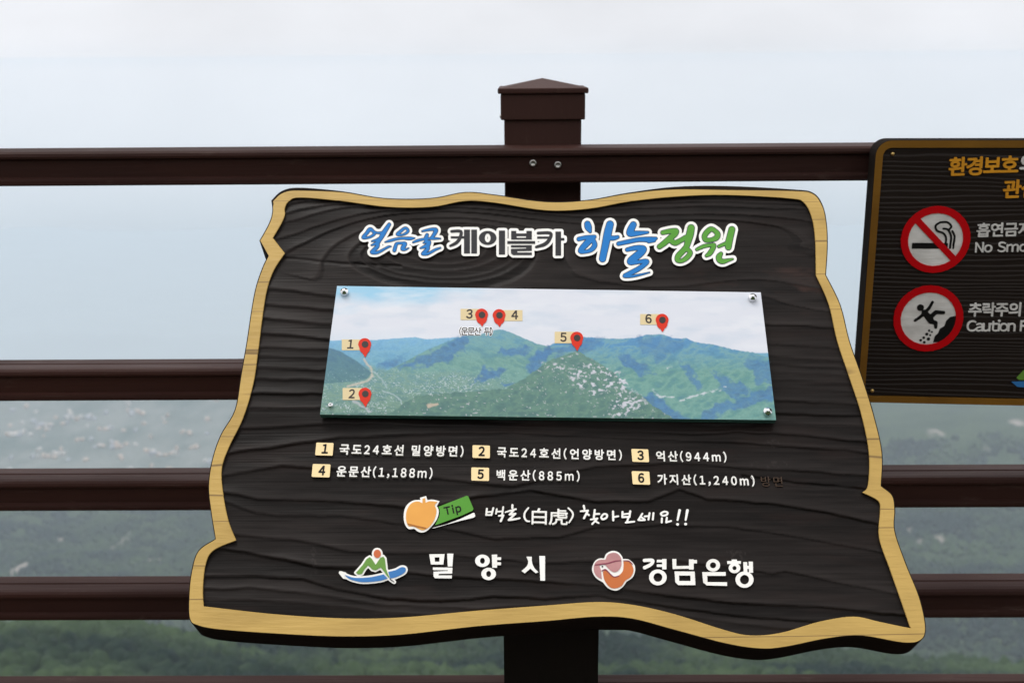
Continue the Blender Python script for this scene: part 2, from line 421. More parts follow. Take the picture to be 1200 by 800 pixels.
M['brass'] = mat('brass_screw', (0.55, 0.38, 0.14), 0.35, 0.5, 1.0)
M['glass_edge'] = mat('green_glass_edge', (0.035, 0.10, 0.085), 0.12, 0.5, coat=0.4)
M['planks'] = vary(mat('deck_boards', (0.12, 0.085, 0.06), 0.7, 0.3), (0.085, 0.06, 0.045), (2, 30, 2), 0.002, (3, 120, 3))[0]

# ================================================================== SETTING: terrain, forest, haze, deck
prof = np.array([(0, -6), (15, -16), (60, -62), (200, -140), (300, -200), (420, -263), (520, -318), (610, -362), (800, -540), (1150, -740), (1700, -835), (2100, -930), (2600, -1015), (3300, -1035), (4200, -1040), (5600, -1060), (11000, -1100)], float)
def ground(x, y):
    r = np.hypot(x*0.55, y)
    z = np.interp(r, prof[:, 0], prof[:, 1])
    a = np.clip((r-250)/900, 0, 1)*np.where(r > 2300, np.clip(1-(r-2300)/500, 0.07, 1), 1)
    z = z + a*170*(fbm(x/620+3.1, y/620+1.7, 5)-0.5) + np.clip(r/150, 0, 1)*12*(fbm(x/70, y/70, 3)-0.5)
    z = z + 30/(1+np.exp((x+150)/20))*np.exp(-((y-430)/120)**2)              # spur on the left
    z = z + 190*np.exp(-((x-1150)/700)**2-((y-2500)/650)**2)                  # forested shoulder on the right
    return z + 1.5
nr, na = 520, 420
SCARS = []
def hit(px, py):
    d = ray(np.float64(px), np.float64(py)); d = d/d[1]
    t = np.arange(60, 5000, 4.0); z = CAM[2]+d[2]*t; g_ = ground(d[0]*t, t)
    k = int(np.argmax(z < g_)); return d[0]*t[k], t[k]
for px, py, w, tall in ((140, 638, 11, 2.2), (22, 667, 26, 0.6), (185, 655, 18, 0.5), (148, 734, 18, 0.7), (288, 766, 22, 0.8), (380, 776, 14, 0.7), (70, 634, 12, 0.6), (1058, 641, 14, 0.5), (1080, 638, 15, 0.4), (1100, 631, 15, 0.4), (1122, 624, 14, 0.35), (1066, 622, 9, 0.5), (1114, 603, 8, 0.6), (1096, 506, 14, 0.7), (1195, 496, 16, 0.6), (1152, 527, 12, 0.6), (576, 778, 8, 0.8), (250, 745, 14, 0.5), (735, 742, 6, 1.6),
    (52, 500, 26, 0.5), (84, 492, 18, 0.6), (105, 488, 12, 0.8), (152, 485, 30, 0.25), (20, 512, 30, 0.35), (130, 524, 40, 0.16), (190, 533, 50, 0.12), (60, 534, 50, 0.14), (225, 508, 14, 0.3), (120, 503, 20, 0.3)):
    x, y = hit(px, py); SCARS.append((x, y, 0.55*w/F*y, 0.55*w/F*y*tall*3.0))
def bare(x, y):
    m = np.zeros(np.broadcast(x, y).shape)
    for a, c, sx, sy in SCARS:
        q = ((x-a)/sx)**2+((y-c)/sy)**2
        m = np.maximum(m, np.clip((0.9-q+3.2*(fbm(x/sx*1.3+a, y/sy*1.3, 4)-0.5))*1.6, 0, 1))
    return m
rr = np.concatenate([np.linspace(5, 60, 30), np.geomspace(62, 6050, nr-30)]); aa = np.radians(np.linspace(-52, 52, na))
Rg, Ag = np.meshgrid(rr, aa, indexing='ij'); TX, TY = Rg*np.sin(Ag), Rg*np.cos(Ag)
TZ = ground(TX, TY)
idx = np.arange(nr*na).reshape(nr, na)
tf = np.stack([idx[:-1, :-1], idx[:-1, 1:], idx[1:, 1:], idx[1:, :-1]], -1).reshape(-1, 4)
tme = bpy.data.meshes.new('terrain'); tme.from_pydata(np.stack([TX, TY, TZ], -1).reshape(-1, 3).tolist(), [], tf[:, ::-1].tolist())
tme.polygons.foreach_set('use_smooth', [True]*len(tf))
tm = mat('mountain_forest_floor', (0.040, 0.062, 0.028), 0.95, 0.1)
nt = tm.node_tree; N, L = nt.nodes, nt.links; b = N['Principled BSDF']
g = N.new('ShaderNodeNewGeometry')
def tnoise(scale, detail=6, sx=1.0, rough=0.6):
    mp = N.new('ShaderNodeMapping'); mp.inputs['Scale'].default_value = (scale*sx, scale, scale); L.new(g.outputs['Position'], mp.inputs[0])
    n = N.new('ShaderNodeTexNoise'); n.inputs['Scale'].default_value = 1; n.inputs['Detail'].default_value = detail; n.inputs['Roughness'].default_value = rough; L.new(mp.outputs[0], n.inputs[0]); return n.outputs[0]
def rng_(v, a, b_, c=0.0, d=1.0):
    r = N.new('ShaderNodeMapRange'); L.new(v, r.inputs[0])
    for k, q in enumerate((a, b_, c, d)): r.inputs[k+1].default_value = q
    return r.outputs[0]
def mixc(f, a, c):
    x = N.new('ShaderNodeMix'); x.data_type = 'RGBA'
    L.new(f, x.inputs[0])
    for k, v in ((6, a), (7, c)):
        if isinstance(v, tuple): x.inputs[k].default_value = (*v, 1)
        else: L.new(v, x.inputs[k])
    return x.outputs[2]
def mth(op, a, c):
    x = N.new('ShaderNodeMath'); x.operation = op
    for k, v in ((0, a), (1, c)):
        if isinstance(v, float): x.inputs[k].default_value = v
        else: L.new(v, x.inputs[k])
    return x.outputs[0]
forest = mixc(rng_(tnoise(0.012), 0.35, 0.65), (0.030, 0.052, 0.026), (0.060, 0.088, 0.034))
forest = mixc(rng_(tnoise(0.09, 3), 0.3, 0.7), (0.026, 0.044, 0.022), forest)
sepg = N.new('ShaderNodeSeparateXYZ'); L.new(g.outputs['Position'], sepg.inputs[0])
# bare rock and landslide scars on the slopes
vb = N.new('ShaderNodeVertexColor'); vb.layer_name = 'bare'
col = mixc(vb.outputs[0], forest, (0.30, 0.265, 0.24))
tba = tme.color_attributes.new('bare', 'FLOAT_COLOR', 'POINT'); _b = bare(TX, TY).ravel()
tba.data.foreach_set('color', np.stack([_b, _b, _b, 1+0*_b], -1).ravel())
# valley floor: fields, roads and roofs between the forest
low = rng_(sepg.outputs[2], -975.0, -1005.0)
left = rng_(sepg.outputs[0], 300.0, -500.0)
fields = mixc(rng_(tnoise(0.0045, 6, 1.5, 0.62), 0.36, 0.60), (0.085, 0.115, 0.105), (0.20, 0.215, 0.20))
col = mixc(mth('MULTIPLY', low, left), col, fields)
L.new(col, b.inputs['Base Color'])
bp = N.new('ShaderNodeBump'); bp.inputs['Strength'].default_value = 1.0; bp.inputs['Distance'].default_value = 7.0
L.new(tnoise(0.13, 3), bp.inputs['Height']); L.new(bp.outputs[0], b.inputs['Normal'])
tme.materials.append(tm)
terrain = bpy.data.objects.new('hills', tme); COL.objects.link(terrain)
tag(terrain, 'hazy forested mountain slopes falling to the valley beyond the railing', 'hills', kind='structure')

# forest canopy on the nearer slopes, one mass
def canopy(n, r0, r1, sub, size, half):
    bm = bmesh.new(); bmesh.ops.create_icosphere(bm, subdivisions=sub, radius=1)
    tv = np.array([v.co[:] for v in bm.verts]); tfc = np.array([[v.index for v in f.verts] for f in bm.faces]); bm.free()
    r = np.sqrt(rng.uniform(r0*r0, r1*r1, n)); a = np.radians(rng.uniform(-half, half, n))
    x, y = r*np.sin(a), r*np.cos(a)
    keep = ((fbm(x/55, y/55, 3) > 0.33) | (r < 560)) & (bare(x, y) < 0.35); x, y = x[keep], y[keep]; n = len(x)
    s = size*(0.5+1.1*rng.random(n)**1.6)
    V = tv[None]*(1+rng.uniform(-0.38, 0.30, (n, len(tv)))[..., None])*s[:, None, None]*np.array([1, 1, 1.0])
    V[..., 2] *= rng.uniform(0.9, 1.6, n)[:, None]
    V[..., 0] += x[:, None]; V[..., 1] += y[:, None]; V[..., 2] += (ground(x, y)+s*0.55)[:, None]
    Fc = tfc[None]+(np.arange(n)*len(tv))[:, None, None]
    return V.reshape(-1, 3), Fc.reshape(-1, 3)
parts = [canopy(20000, 300, 640, 2, 3.2, 31), canopy(12000, 640, 1350, 1, 3.6, 30), canopy(46000, 1350, 2450, 1, 4.6, 30)]
off = 0; VV = []; FF = []
for v, f in parts: VV.append(v); FF.append(f+off); off += len(v)
VV = np.concatenate(VV); FF = np.concatenate(FF)
fme = bpy.data.meshes.new('forest'); fme.vertices.add(len(VV)); fme.vertices.foreach_set('co', VV.ravel())
fme.loops.add(FF.size); fme.loops.foreach_set('vertex_index', FF.ravel().astype(np.int32)); fme.polygons.add(len(FF))
fme.polygons.foreach_set('loop_start', np.arange(0, FF.size, 3, dtype=np.int32)); fme.update(calc_edges=True)
fm_ = mat('tree_canopy', (0.040, 0.068, 0.030), 0.9, 0.1)
nt = fm_.node_tree; N, L = nt.nodes, nt.links; b = N['Principled BSDF']; g = N.new('ShaderNodeNewGeometry')
c_ = mixc(rng_(tnoise(0.0075, 6), 0.42, 0.60), (0.006, 0.016, 0.013), (0.040, 0.066, 0.028))
L.new(c_, b.inputs['Base Color'])
fme.materials.append(fm_)
fo = bpy.data.objects.new('forest', fme); COL.objects.link(fo)
tag(fo, 'dense green tree canopy covering the slopes below the railing', 'forest', kind='stuff')

# far valley town: one pale scatter of roofs
tb = MB()
k = 0
while k < 150:
    r = rng.uniform(2620, 3350); px = rng.uniform(-40, 270)
    x = (px-600)/F*r*1.03; y = r
    if bare(np.array([x]), np.array([y]))[0] < 0.15 and rng.random() > 0.06: continue
    z = float(ground(np.array([x]), np.array([y]))[0]); w, d, h = rng.uniform(6, 15), rng.uniform(6, 12), rng.uniform(4, 9)
    a = rng.uniform(0, 3.14); ca, sa = math.cos(a), math.sin(a)
    q = [(x+ca*i*w/2-sa*j*d/2, y+sa*i*w/2+ca*j*d/2) for i, j in ((-1, -1), (1, -1), (1, 1), (-1, 1))]
    ridge0, ridge1 = ((q[0][0]+q[3][0])/2, (q[0][1]+q[3][1])/2, z+h*1.45), ((q[1][0]+q[2][0])/2, (q[1][1]+q[2][1])/2, z+h*1.45)
    vs = [(*p, z-2) for p in q]+[(*p, z+h) for p in q]+[ridge0, ridge1]
    tb.add(vs, [(0, 1, 5, 4), (1, 2, 6, 5), (2, 3, 7, 6), (3, 0, 4, 7), (4, 5, 9, 8), (6, 7, 8, 9), (5, 6, 9), (7, 4, 8)], int(rng.integers(0, 3)))
    k += 1
town = tb.build('town', [mat('pale_roof', (0.50, 0.47, 0.44), 0.7), mat('grey_roof', (0.36, 0.37, 0.40), 0.7), mat('tan_roof', (0.50, 0.40, 0.33), 0.7)])
tag(town, 'pale roofs of a far town scattered over the valley floor', 'town', kind='stuff')

# unseen wooded slope, added behind the deck to keep the railing fronts dark
wx, wy = np.linspace(-70, 70, 90), np.linspace(-3.2, -75, 60); WX, WY = np.meshgrid(wx, wy)
WZ = -0.6+np.clip(-WY-3.2, 0, None)*0.36+3.6*np.clip((-WY-3.6)/2.5, 0, 1)*(0.55+0.9*fbm(WX/3.5, WY/3.5, 4)) - 0.010*WX**2
wi = np.arange(WX.size).reshape(WX.shape); wsl = MB()
wsl.add(np.stack([WX, WY, WZ], -1).reshape(-1, 3), np.stack([wi[:-1, :-1], wi[:-1, 1:], wi[1:, 1:], wi[1:, :-1]], -1).reshape(-1, 4)[:, ::-1].tolist(), 0, True)
wob_ = wsl.build('added_slope', vary(mat('undergrowth', (0.030, 0.050, 0.022), 0.9, 0.1), (0.055, 0.080, 0.032), (0.5, 0.5, 0.5), 0.3, (2.5, 2.5, 2.5))[0])
tag(wob_, 'unseen wooded slope added behind the viewing deck to block low sky light', 'slope', kind='structure')

# surface over the far valley, with distant haze put into its colour
fr_, fa_ = np.geomspace(3420, 6000, 150), np.radians(np.linspace(-45, 45, 200)); FRg, FAg = np.meshgrid(fr_, fa_, indexing='ij')
bx_, by_ = FRg*np.tan(FAg), FRg
edge = np.clip((FRg-3420)/420, 0, 1)
bz_ = -1062+1.5+edge*105 + edge*(70*(fbm(bx_/700+4, by_/900, 5)-0.5)) + 60*np.clip((FRg-4200)/1800, 0, 1)
bi = np.arange(FRg.size).reshape(FRg.shape)
fb = MB(); fb.add(np.stack([bx_, by_, bz_], -1).reshape(-1, 3), np.stack([bi[:-1, :-1], bi[:-1, 1:], bi[1:, 1:], bi[1:, :-1]], -1).reshape(-1, 4)[:, ::-1].tolist(), 0, True)
fog = fb.build('fog_surface', mat('painted_haze', (0.36, 0.405, 0.435), 1.0, 0.0)); tag(fog, 'pale surface coloured as fog and haze at the far end of the valley', 'fog', kind='stuff')

# haze: one closed box of even air
hz = MB(); box_mb(hz, (-6800, -160, -1300), (6800, 6150, 14.0)); haze = hz.build('haze', [])
hm = bpy.data.materials.new('haze_air'); hm.use_nodes = True; hn = hm.node_tree.nodes; hn.clear()
ho = hn.new('ShaderNodeOutputMaterial'); hv = hn.new('ShaderNodeVolumePrincipled')
hv.inputs['Density'].default_value = 0.000145; hv.inputs['Color'].default_value = (0.735, 0.84, 0.935, 1); hv.inputs['Anisotropy'].default_value = 0.1
hm.node_tree.links.new(hv.outputs[0], ho.inputs['Volume']); haze.data.materials.append(hm)
tag(haze, 'pale grey mountain haze filling the valley air', 'haze', kind='stuff')

# viewing deck under the railing (boards with gaps)
dk = MB()
for k in range(34):
    y0 = -3.0+k*0.142
    box_mb(dk, (-3.6, y0, -0.03), (3.6, y0+0.136, 0.0), 0.003)
for x in (-3.0, -1.5, 0.0, 1.5, 3.0): box_mb(dk, (x-0.05, -3.0, -0.19), (x+0.05, 1.80, -0.032))
deck = dk.build('deck', M['planks']); tag(deck, 'weathered brown plank viewing deck under the railing', 'deck', kind='structure')

# ================================================================== RAILING
YF = 1.5; RH, RD = 0.0476, 0.054
railing = empty('railing', (0.03, 1.6, 0.0))
tag(railing, 'dark brown railing with moulded rails and a pyramid-capped post at the deck edge', 'railing')
PRF = [(0.054, 0.0), (0.0525, -0.0012), (0.030, -0.0012), (0.029, -0.0030), (0.0265, -0.0030), (0.0255, -0.0006), (0.010, -0.0006),
       (0.0045, -0.0016), (0.0012, -0.0042), (0.0, -0.0080), (0.0006, -0.0108), (0.0035, -0.0122), (0.0060, -0.0132), (0.0060, -0.0362),
       (0.0035, -0.0375), (0.0006, -0.0385), (0.0, -0.0410), (0.0, -0.0455), (0.0018, -0.0476), (0.054, -0.0476)]
PRF = [(0.054, -0.0006), (0.0525, 0.0)] + [(0.031, 0.0), (0.0295, -0.0016), (0.0275, -0.0016), (0.0262, 0.0)] + PRF[6:]
def rail(ztop, x0=-3.2, x1=3.2):
    mb = MB(); n = len(PRF)
    P = [(x, YF+a, ztop+b_) for x in (x0, x1) for a, b_ in PRF]
    mb.add(P, [[k, (k+1) % n, (k+1) % n+n, k+n] for k in range(n)] + [list(range(n))[::-1], [n+k for k in range(n)]])
    return mb.build('rail', M['rail'], railing, recalc=True)
zr = [1.5-0.1184, 1.5-0.4272, 1.5-0.5982, 1.5-0.7778, 1.5-0.9520, 1.5-1.130, 1.5-1.305]
rails = [rail(z) for z in zr]
def bolt(px, py, Y, r, parent, m, name='bolt', plane=None, h=0.004, inner=True):
    c = at_depth(px, py, Y); mb = MB(); t = np.linspace(0, 2*np.pi, 16, endpoint=False)
    prof_ = [(r, 0), (r*0.98, h*0.6), (r*0.78, h), (r*0.5, h), (r*0.42, h*0.35), (0.0001, h*0.35)]
    V = []; 
    for q, d in prof_: V += [(c[0]+q*np.cos(a), c[1]-d, c[2]+q*np.sin(a)) for a in t]
    fs = [[i*16+k, i*16+(k+1) % 16, (i+1)*16+(k+1) % 16, (i+1)*16+k] for i in range(len(prof_)-1) for k in range(16)]
    mb.add(V, fs, 0, True); return mb.build(name, m, parent, recalc=True)
bolt(624.5, 191, YF+0.006, 0.0052, rails[0], M['steel']); bolt(653.7, 193, YF+0.006, 0.0052, rails[0], M['steel'])
YP = YF+RD+0.001
def post_at(dx):
    a, b_ = at_depth(591.2, 190, YP)[0]+dx, at_depth(681.0, 190, YP)[0]+dx
    mb = MB(); box_mb(mb, (a, YP, 0.0), (b_, YP+(b_-a), 1.447), 0.002); p = mb.build('post', M['post'], railing)
    zc = [at_depth(634, v, YP)[2] for v in (93.5, 103.0, 110.0, 140.5)]
    c0, c1 = at_depth(586.7, 125, YP)[0]+dx, at_depth(685.6, 125, YP)[0]+dx; s0, s1 = at_depth(583.3, 106, YP)[0]+dx, at_depth(689.4, 106, YP)[0]+dx
    cm = MB(); e = (c1-c0)-(b_-a); box_mb(cm, (c0, YP-e/2, zc[3]), (c1, YP+(b_-a)+e/2, zc[2]), 0.0015)
    e2 = (s1-s0)-(b_-a)
    box_mb(cm, (s0, YP-e2/2, zc[2]+0.0002), (s1, YP+(b_-a)+e2/2, zc[1]), 0.0018)
    y0, y1 = YP-e2/2+0.002, YP+(b_-a)+e2/2-0.002; ap = ((s0+s1)/2, (y0+y1)/2, zc[1]+0.0122); z1 = zc[1]-0.001
    cm.add([(s0+0.002, y0, z1), (s1-0.002, y0, z1), (s1-0.002, y1, z1), (s0+0.002, y1, z1), ap], [(0, 1, 4), (1, 2, 4), (2, 3, 4), (3, 0, 4)])
    cap = cm.build('cap', M['post'], p)
    sc_ = MB(); x = c0; zz = zc[3]+0.004; t = np.linspace(0, 2*np.pi, 12, endpoint=False)
    V = [(x-d, YP+0.02+r*np.cos(q), zz+r*np.sin(q)) for r, d in ((0.003, 0), (0.0028, 0.0014), (0.0001, 0.002)) for q in t]
    sc_.add(V, [[i*12+k, i*12+(k+1) % 12, (i+1)*12+(k+1) % 12, (i+1)*12+k] for i in range(2) for k in range(12)], 0, True); sc_.build('screw', M['steel'], p, recalc=True)
for dx in (-1.55, 0.0, 1.55): post_at(dx)

# ================================================================== PANORAMA BOARD
OUT = [(318, 235), (330, 224), (350, 220), (400, 224), (450, 232), (505, 232), (545, 225), (580, 228), (640, 236), (690, 234), (735, 226), (790, 219), (850, 218), (930, 222),
       (953, 226), (964, 240), (969, 262), (970, 290), (968, 322), (985, 357), (996, 400), (1010, 440), (1024, 485), (1034, 530), (1033, 569), (1046, 580), (1049, 597), (1049, 622),
       (1062, 660), (1078, 700), (1085, 735), (1079, 750), (1058, 753), (1010, 745), (970, 748), (920, 758), (890, 760), (850, 754), (790, 738), (740, 725), (698, 723), (640, 728), (560, 734), (470, 744), (400, 746),
       (330, 743), (260, 738), (232, 733), (222, 725), (221, 700), (224, 670), (232, 645), (252, 631), (247, 600), (244, 570), (248, 540), (258, 510), (275, 480), (282, 440), (289, 400), (295, 360), (300, 335), (308, 312), (314, 300), (304, 282), (315, 262), (319, 248)]
INN = [(334, 244), (339, 236), (352, 232), (400, 236), (455, 243), (505, 243), (545, 236), (580, 238), (640, 247), (690, 245), (735, 237), (790, 231), (850, 229), (925, 233),
       (942, 238), (951, 255), (955, 280), (956, 323), (971, 357), (981, 400), (996, 445), (1009, 485), (1018, 530), (1017, 568), (1010, 577), (1029, 587), (1031, 600), (1030, 630),
       (1043, 668), (1056, 705), (1066, 734), (1064, 735), (1030, 728), (1000, 722), (960, 728), (915, 741), (880, 744), (850, 738), (790, 719), (740, 708), (698, 705), (640, 709), (560, 715), (470, 723), (400, 724),
       (320, 719), (245, 710), (238, 716), (238, 690), (241, 662), (250, 645), (277, 633), (268, 610), (262, 580), (260, 550), (268, 525), (285, 490), (297, 450), (303, 410), (308, 370), (313, 340), (321, 317), (334, 297), (320, 279), (330, 262), (334, 252)]
o_c = [0, 18, 24, 51, 62, 64 - 1]; 
def corners(P, pts): return {int(np.argmin([math.hypot(a-x, b-y) for a, b in P])) for x, y in pts}
OUTP = catmull(OUT, True, 5, corners(OUT, [(968, 322), (1033, 569), (252, 631), (314, 300), (304, 282), (318, 235)]))
INN.remove((245, 710)); INN.remove((238, 716)); INN.insert(46, (240, 711)) if False else None
i_ = INN.index((238, 690)); INN.insert(i_, (239, 710))
INNP = catmull(INN, True, 5, corners(INN, [(956, 323), (1010, 577), (277, 633), (334, 297), (320, 279), (1066, 734), (239, 710)]))

bx = at_depth(646, 770, 1.145)
board_root = empty('information_board', (float(bx[0]), 1.15, 0.0))
tag(board_root, 'tilted dark wooden panorama board with wavy yellow border and mountain picture on a post', 'sign')
TH = 0.044; HB = 0.0016
def loopnormal(P):
    d = np.roll(P, -1, 0)-np.roll(P, 1, 0); n = np.stack([d[:, 1], -d[:, 0]], 1); n /= np.linalg.norm(n, axis=1)[:, None]
    area = np.sum(P[:, 0]*np.roll(P[:, 1], -1)-np.roll(P[:, 0], -1)*P[:, 1])
    return n if area > 0 else -n                # outward
# border ring, chamfered outside and inside
onrm, inrm = loopnormal(OUTP), loopnormal(INNP)
bo = MB()
rimw = 1.0+(OUTP[:, 1] < 242)*(2.4*np.exp(-((OUTP[:, 0]-352)/38)**2)+3.8*np.exp(-((OUTP[:, 0]-845)/75)**2))
o1 = OUTP-onrm*rimw[:, None]; i1 = INNP+inrm*0.7
tri = tessellate_polygon([[Vector((*p, 0)) for p in o1], [Vector((*p, 0)) for p in i1]])
allp = np.vstack([o1, i1]); W3 = SIGN(allp[:, 0], allp[:, 1], np.full(len(allp), HB))
fl = []
for t in tri:
    a, b_, c = [W3[k] for k in t]; fl.append(t if np.cross(b_-a, c-a)@SIGN.n > 0 else t[::-1])
bo.add(W3, fl)
def strip(mb, P, hp, Q, hq, m=0, sm=False):
    n = len(P); A = SIGN(P[:, 0], P[:, 1], np.full(n, hp)); B = SIGN(Q[:, 0], Q[:, 1], np.full(n, hq))
    mb.add(np.vstack([A, B]), [[k, (k+1) % n, (k+1) % n+n, k+n] for k in range(n)], m, sm)
strip(bo, OUTP, HB-0.0022, o1, HB, 1)
strip(bo, i1, HB, INNP, HB-0.0012); strip(bo, INNP, HB-0.0012, INNP, -0.008)
bo.build('border', [M['ochre'], M['edge']], board_root)
# body: side walls and back
bd = MB()
n_ = len(OUTP)
def offp(P, h, k=0.0):                           # a point of the face outline carried straight back along the board's normal
    Q = P-onrm*k; return SIGN(Q[:, 0], Q[:, 1], np.full(len(Q), HB-0.0022))+SIGN.n*(h-HB+0.0022)
lv = [offp(OUTP, HB-0.0022), offp(OUTP, -TH+0.006), offp(OUTP, -TH+0.002, 1.5), offp(OUTP, -TH, 5)]
bd.add(np.vstack(lv), [[j*n_+k, j*n_+(k+1) % n_, (j+1)*n_+(k+1) % n_, (j+1)*n_+k] for j in range(3) for k in range(n_)])
tb_ = tessellate_polygon([[Vector((*p, 0)) for p in OUTP]])
fl = []
for t in tb_:
    a, b_, c = [lv[3][k] for k in t]; fl.append(t if np.cross(b_-a, c-a)@SIGN.n < 0 else t[::-1])
bd.add(lv[3], fl)
bd.build('board', M['edge'], board_root)

# carved face: terraced annual rings
gs = 1.25
gx = np.arange(222, 1086, gs); gy = np.arange(217, 768, gs); GX, GY = np.meshgrid(gx, gy)
wob = 26*(fbm(GX/240+5, GY/90+2, 4)-0.5) + 7*(fbm(GX/60+1, GY/22+8, 3)-0.5)
Fd = GY - 0.035*(GX-640)*np.clip((GY-430)/250, -0.3, 1.2) - 26*np.exp(-((GX-980)/190)**2)*np.clip((GY-450)/150, 0, 1) + wob
Fd = Fd + 150*np.exp(-((GX-520)/125)**2-((GY-287)/40)**2) + 62*np.exp(-((GX-800)/150)**2-((GY-268)/26)**2)
Fd = Fd + 42*np.exp(-((GX-880)/70)**2-((GY-575)/16)**2) + 40*np.exp(-((GX-600)/60)**2-((GY-585)/20)**2) + 20*np.exp(-((GX-870)/60)**2-((GY-345)/18)**2)
lev = [100]; lr = random.Random(11)
while lev[-1] < 700: lev.append(lev[-1]+17*lr.choice([0.6, 0.8, 1.0, 1.2, 1.5, 1.8]))
lev = np.array(lev)
RIDGE = [[(300, 311), (333, 320), (396, 334), (500, 340), (650, 338), (880, 346), (960, 364)], [(300, 338), (390, 350), (600, 352), (900, 382), (980, 386)], [(300, 357), (390, 366), (900, 405), (985, 410)],
         [(295, 374), (390, 383), (900, 420), (990, 425)], [(290, 392), (390, 400), (900, 428), (995, 434)], [(290, 409), (390, 412), (900, 437), (1000, 443)], [(285, 419), (390, 423), (900, 447), (1003, 452)],
         [(283, 432), (390, 436), (900, 455), (1005, 461)], [(280, 446), (390, 449), (900, 470), (1010, 476)], [(275, 462), (390, 464), (900, 487), (1015, 489)], [(265, 480), (375, 480), (640, 497), (910, 498), (1018, 502)],
         [(262, 506), (400, 498), (600, 503), (800, 510), (900, 509), (1020, 520)], [(258, 534), (320, 526), (400, 515), (600, 508), (700, 514), (900, 523), (1025, 533)], [(250, 562), (330, 548), (450, 556), (600, 572), (650, 560), (700, 548), (800, 545), (900, 552), (1030, 560)],
         [(245, 576), (300, 586), (400, 590), (500, 598), (560, 584), (620, 576), (700, 590), (760, 590), (796, 575), (828, 586), (902, 592), (968, 602), (1030, 617)],
         [(250, 583), (262, 590), (300, 603), (345, 607), (400, 606), (450, 613), (480, 617), (515, 620), (580, 633), (654, 631), (697, 620), (740, 619), (780, 617), (860, 619), (945, 632), (1045, 652)],
         [(240, 622), (277, 629), (346, 635), (408, 648), (440, 650), (500, 650), (638, 662), (697, 660), (760, 655), (860, 667), (905, 674), (920, 671), (968, 681), (1046, 697)],
         [(250, 643), (293, 650), (375, 666), (440, 667), (500, 676), (640, 684), (697, 687), (780, 699), (860, 708), (960, 712), (1055, 722)],
         [(248, 677), (301, 678), (355, 681), (396, 693), (457, 704), (519, 705), (580, 701), (640, 704), (700, 699), (780, 712), (860, 722), (1055, 740)],
         [(242, 692), (293, 691), (375, 700), (440, 709), (560, 716), (700, 709), (860, 732), (1060, 752)], [(240, 703), (330, 706), (420, 716), (560, 728), (700, 722), (860, 745), (1060, 765)]]
RY = [np.interp(gx, [p[0] for p in r_], [p[1] for p in r_])+1.6*(fbm(gx/28+7.3*k, gx*0+k*1.9, 3)-0.5)*2 for k, r_ in enumerate(RIDGE)]
RY = np.array(RY); 
for k in range(1, len(RY)): RY[k] = np.maximum(RY[k], RY[k-1]+2.5)
RY = np.vstack([RY, RY[-1]+40])
kb = np.clip((GY[None] >= RY[:, None, :]).sum(0)-1, -1, len(RY)-2)
cols_ = np.arange(len(gx))[None, :].repeat(len(gy), 0)
kc = np.maximum(kb, 0); y0_, y1_ = RY[kc, cols_], RY[kc+1, cols_]
frb, wb = (GY-y0_)/(y1_-y0_), y1_-y0_
kt = np.clip(np.searchsorted(lev, Fd)-1, 0, len(lev)-2); frt = (Fd-lev[kt])/(lev[kt+1]-lev[kt]); wt_ = lev[kt+1]-lev[kt]
top_ = kb < 0
fr = np.where(top_, frt, frb); wid = np.where(top_, wt_, wb); amp = np.array([lr.uniform(0.55, 1.0) for _ in range(80)])
kk = np.where(top_, kt % 50, 50+kc); ampk = np.where(top_, 0.65, 1.0)*amp[kk]*(0.45+1.1*np.clip(fbm(GX/120, GY/30, 3), 0, 1))
lip = np.clip(3.6/np.maximum(wid, 4), 0.07, 0.4)              # the edge of each growth ring drops over about three units
prog = np.where(fr < 1-lip, np.clip(fr/(1-lip), 0, 1)**2.4, np.clip((1-fr)/lip, 0, 1))
und = 0.0007*(fbm(GX/90+3, GY/22+9, 4)-0.5)
GH = -0.0026 + np.where(top_, 0.0024, 0.0019)*ampk*prog*np.clip(wid/14, 0.45, 1.15) + und*np.clip(wid/25, 0, 1) + 0.00012*(fbm(GX/40, GY/2.6, 3)-0.5)
# two long checks in the wood
for P in ([(300, 299), (340, 303), (400, 309), (470, 312)], [(870, 558), (930, 566), (1000, 572), (1040, 578)]):
    P = np.array(P, float); d = seg_dist(GX, GY+1.5*(fbm(GX/14, GY*0, 3)-0.5), P[:-1], P[1:]); GH = GH-0.0016*np.clip(1.3-d/1.6, 0, 1)*(0.4+fbm(GX/18, GY*0+2, 2))
GH = np.minimum(GH, -0.0002)
OS = Poly(OUTP).sdf(GX, GY)
gidx = -np.ones(GX.shape, int); keep = OS < -3.0
ok = keep[:-1, :-1] & keep[:-1, 1:] & keep[1:, 1:] & keep[1:, :-1]
gid = np.arange(GX.size).reshape(GX.shape)
fq = np.stack([gid[:-1, :-1], gid[1:, :-1], gid[1:, 1:], gid[:-1, 1:]], -1)[ok]
used = np.unique(fq); rem = -np.ones(GX.size, int); rem[used] = np.arange(len(used))
P3 = SIGN(GX.ravel()[used], GY.ravel()[used], GH.ravel()[used])
fc = MB(); fc.add(P3, rem[fq].tolist(), 0, True)
wf = fc.build('wood_face', M['face_worn'], board_root)
wear = np.clip((fbm(GX/45+2, GY/16+1, 4)-0.52)*5, 0, 1)*np.exp(-((GX-905)/75)**2-((GY-335)/26)**2)*1.3 + 0.12*np.clip((fbm(GX/70+12, GY/14+5, 4)-0.56)*5, 0, 1)
scorch = np.clip(0.5-Poly(catmull([(835, 352), (858, 338), (872, 331), (860, 326), (880, 321), (902, 323), (892, 332), (905, 342), (930, 348), (955, 358), (965, 366), (930, 358), (890, 356)], True, 3)).sdf(GX+5*(fbm(GX/9, GY/9, 3)-0.5), GY+5*(fbm(GX/8+4, GY/8, 3)-0.5))/2.0, 0, 1)
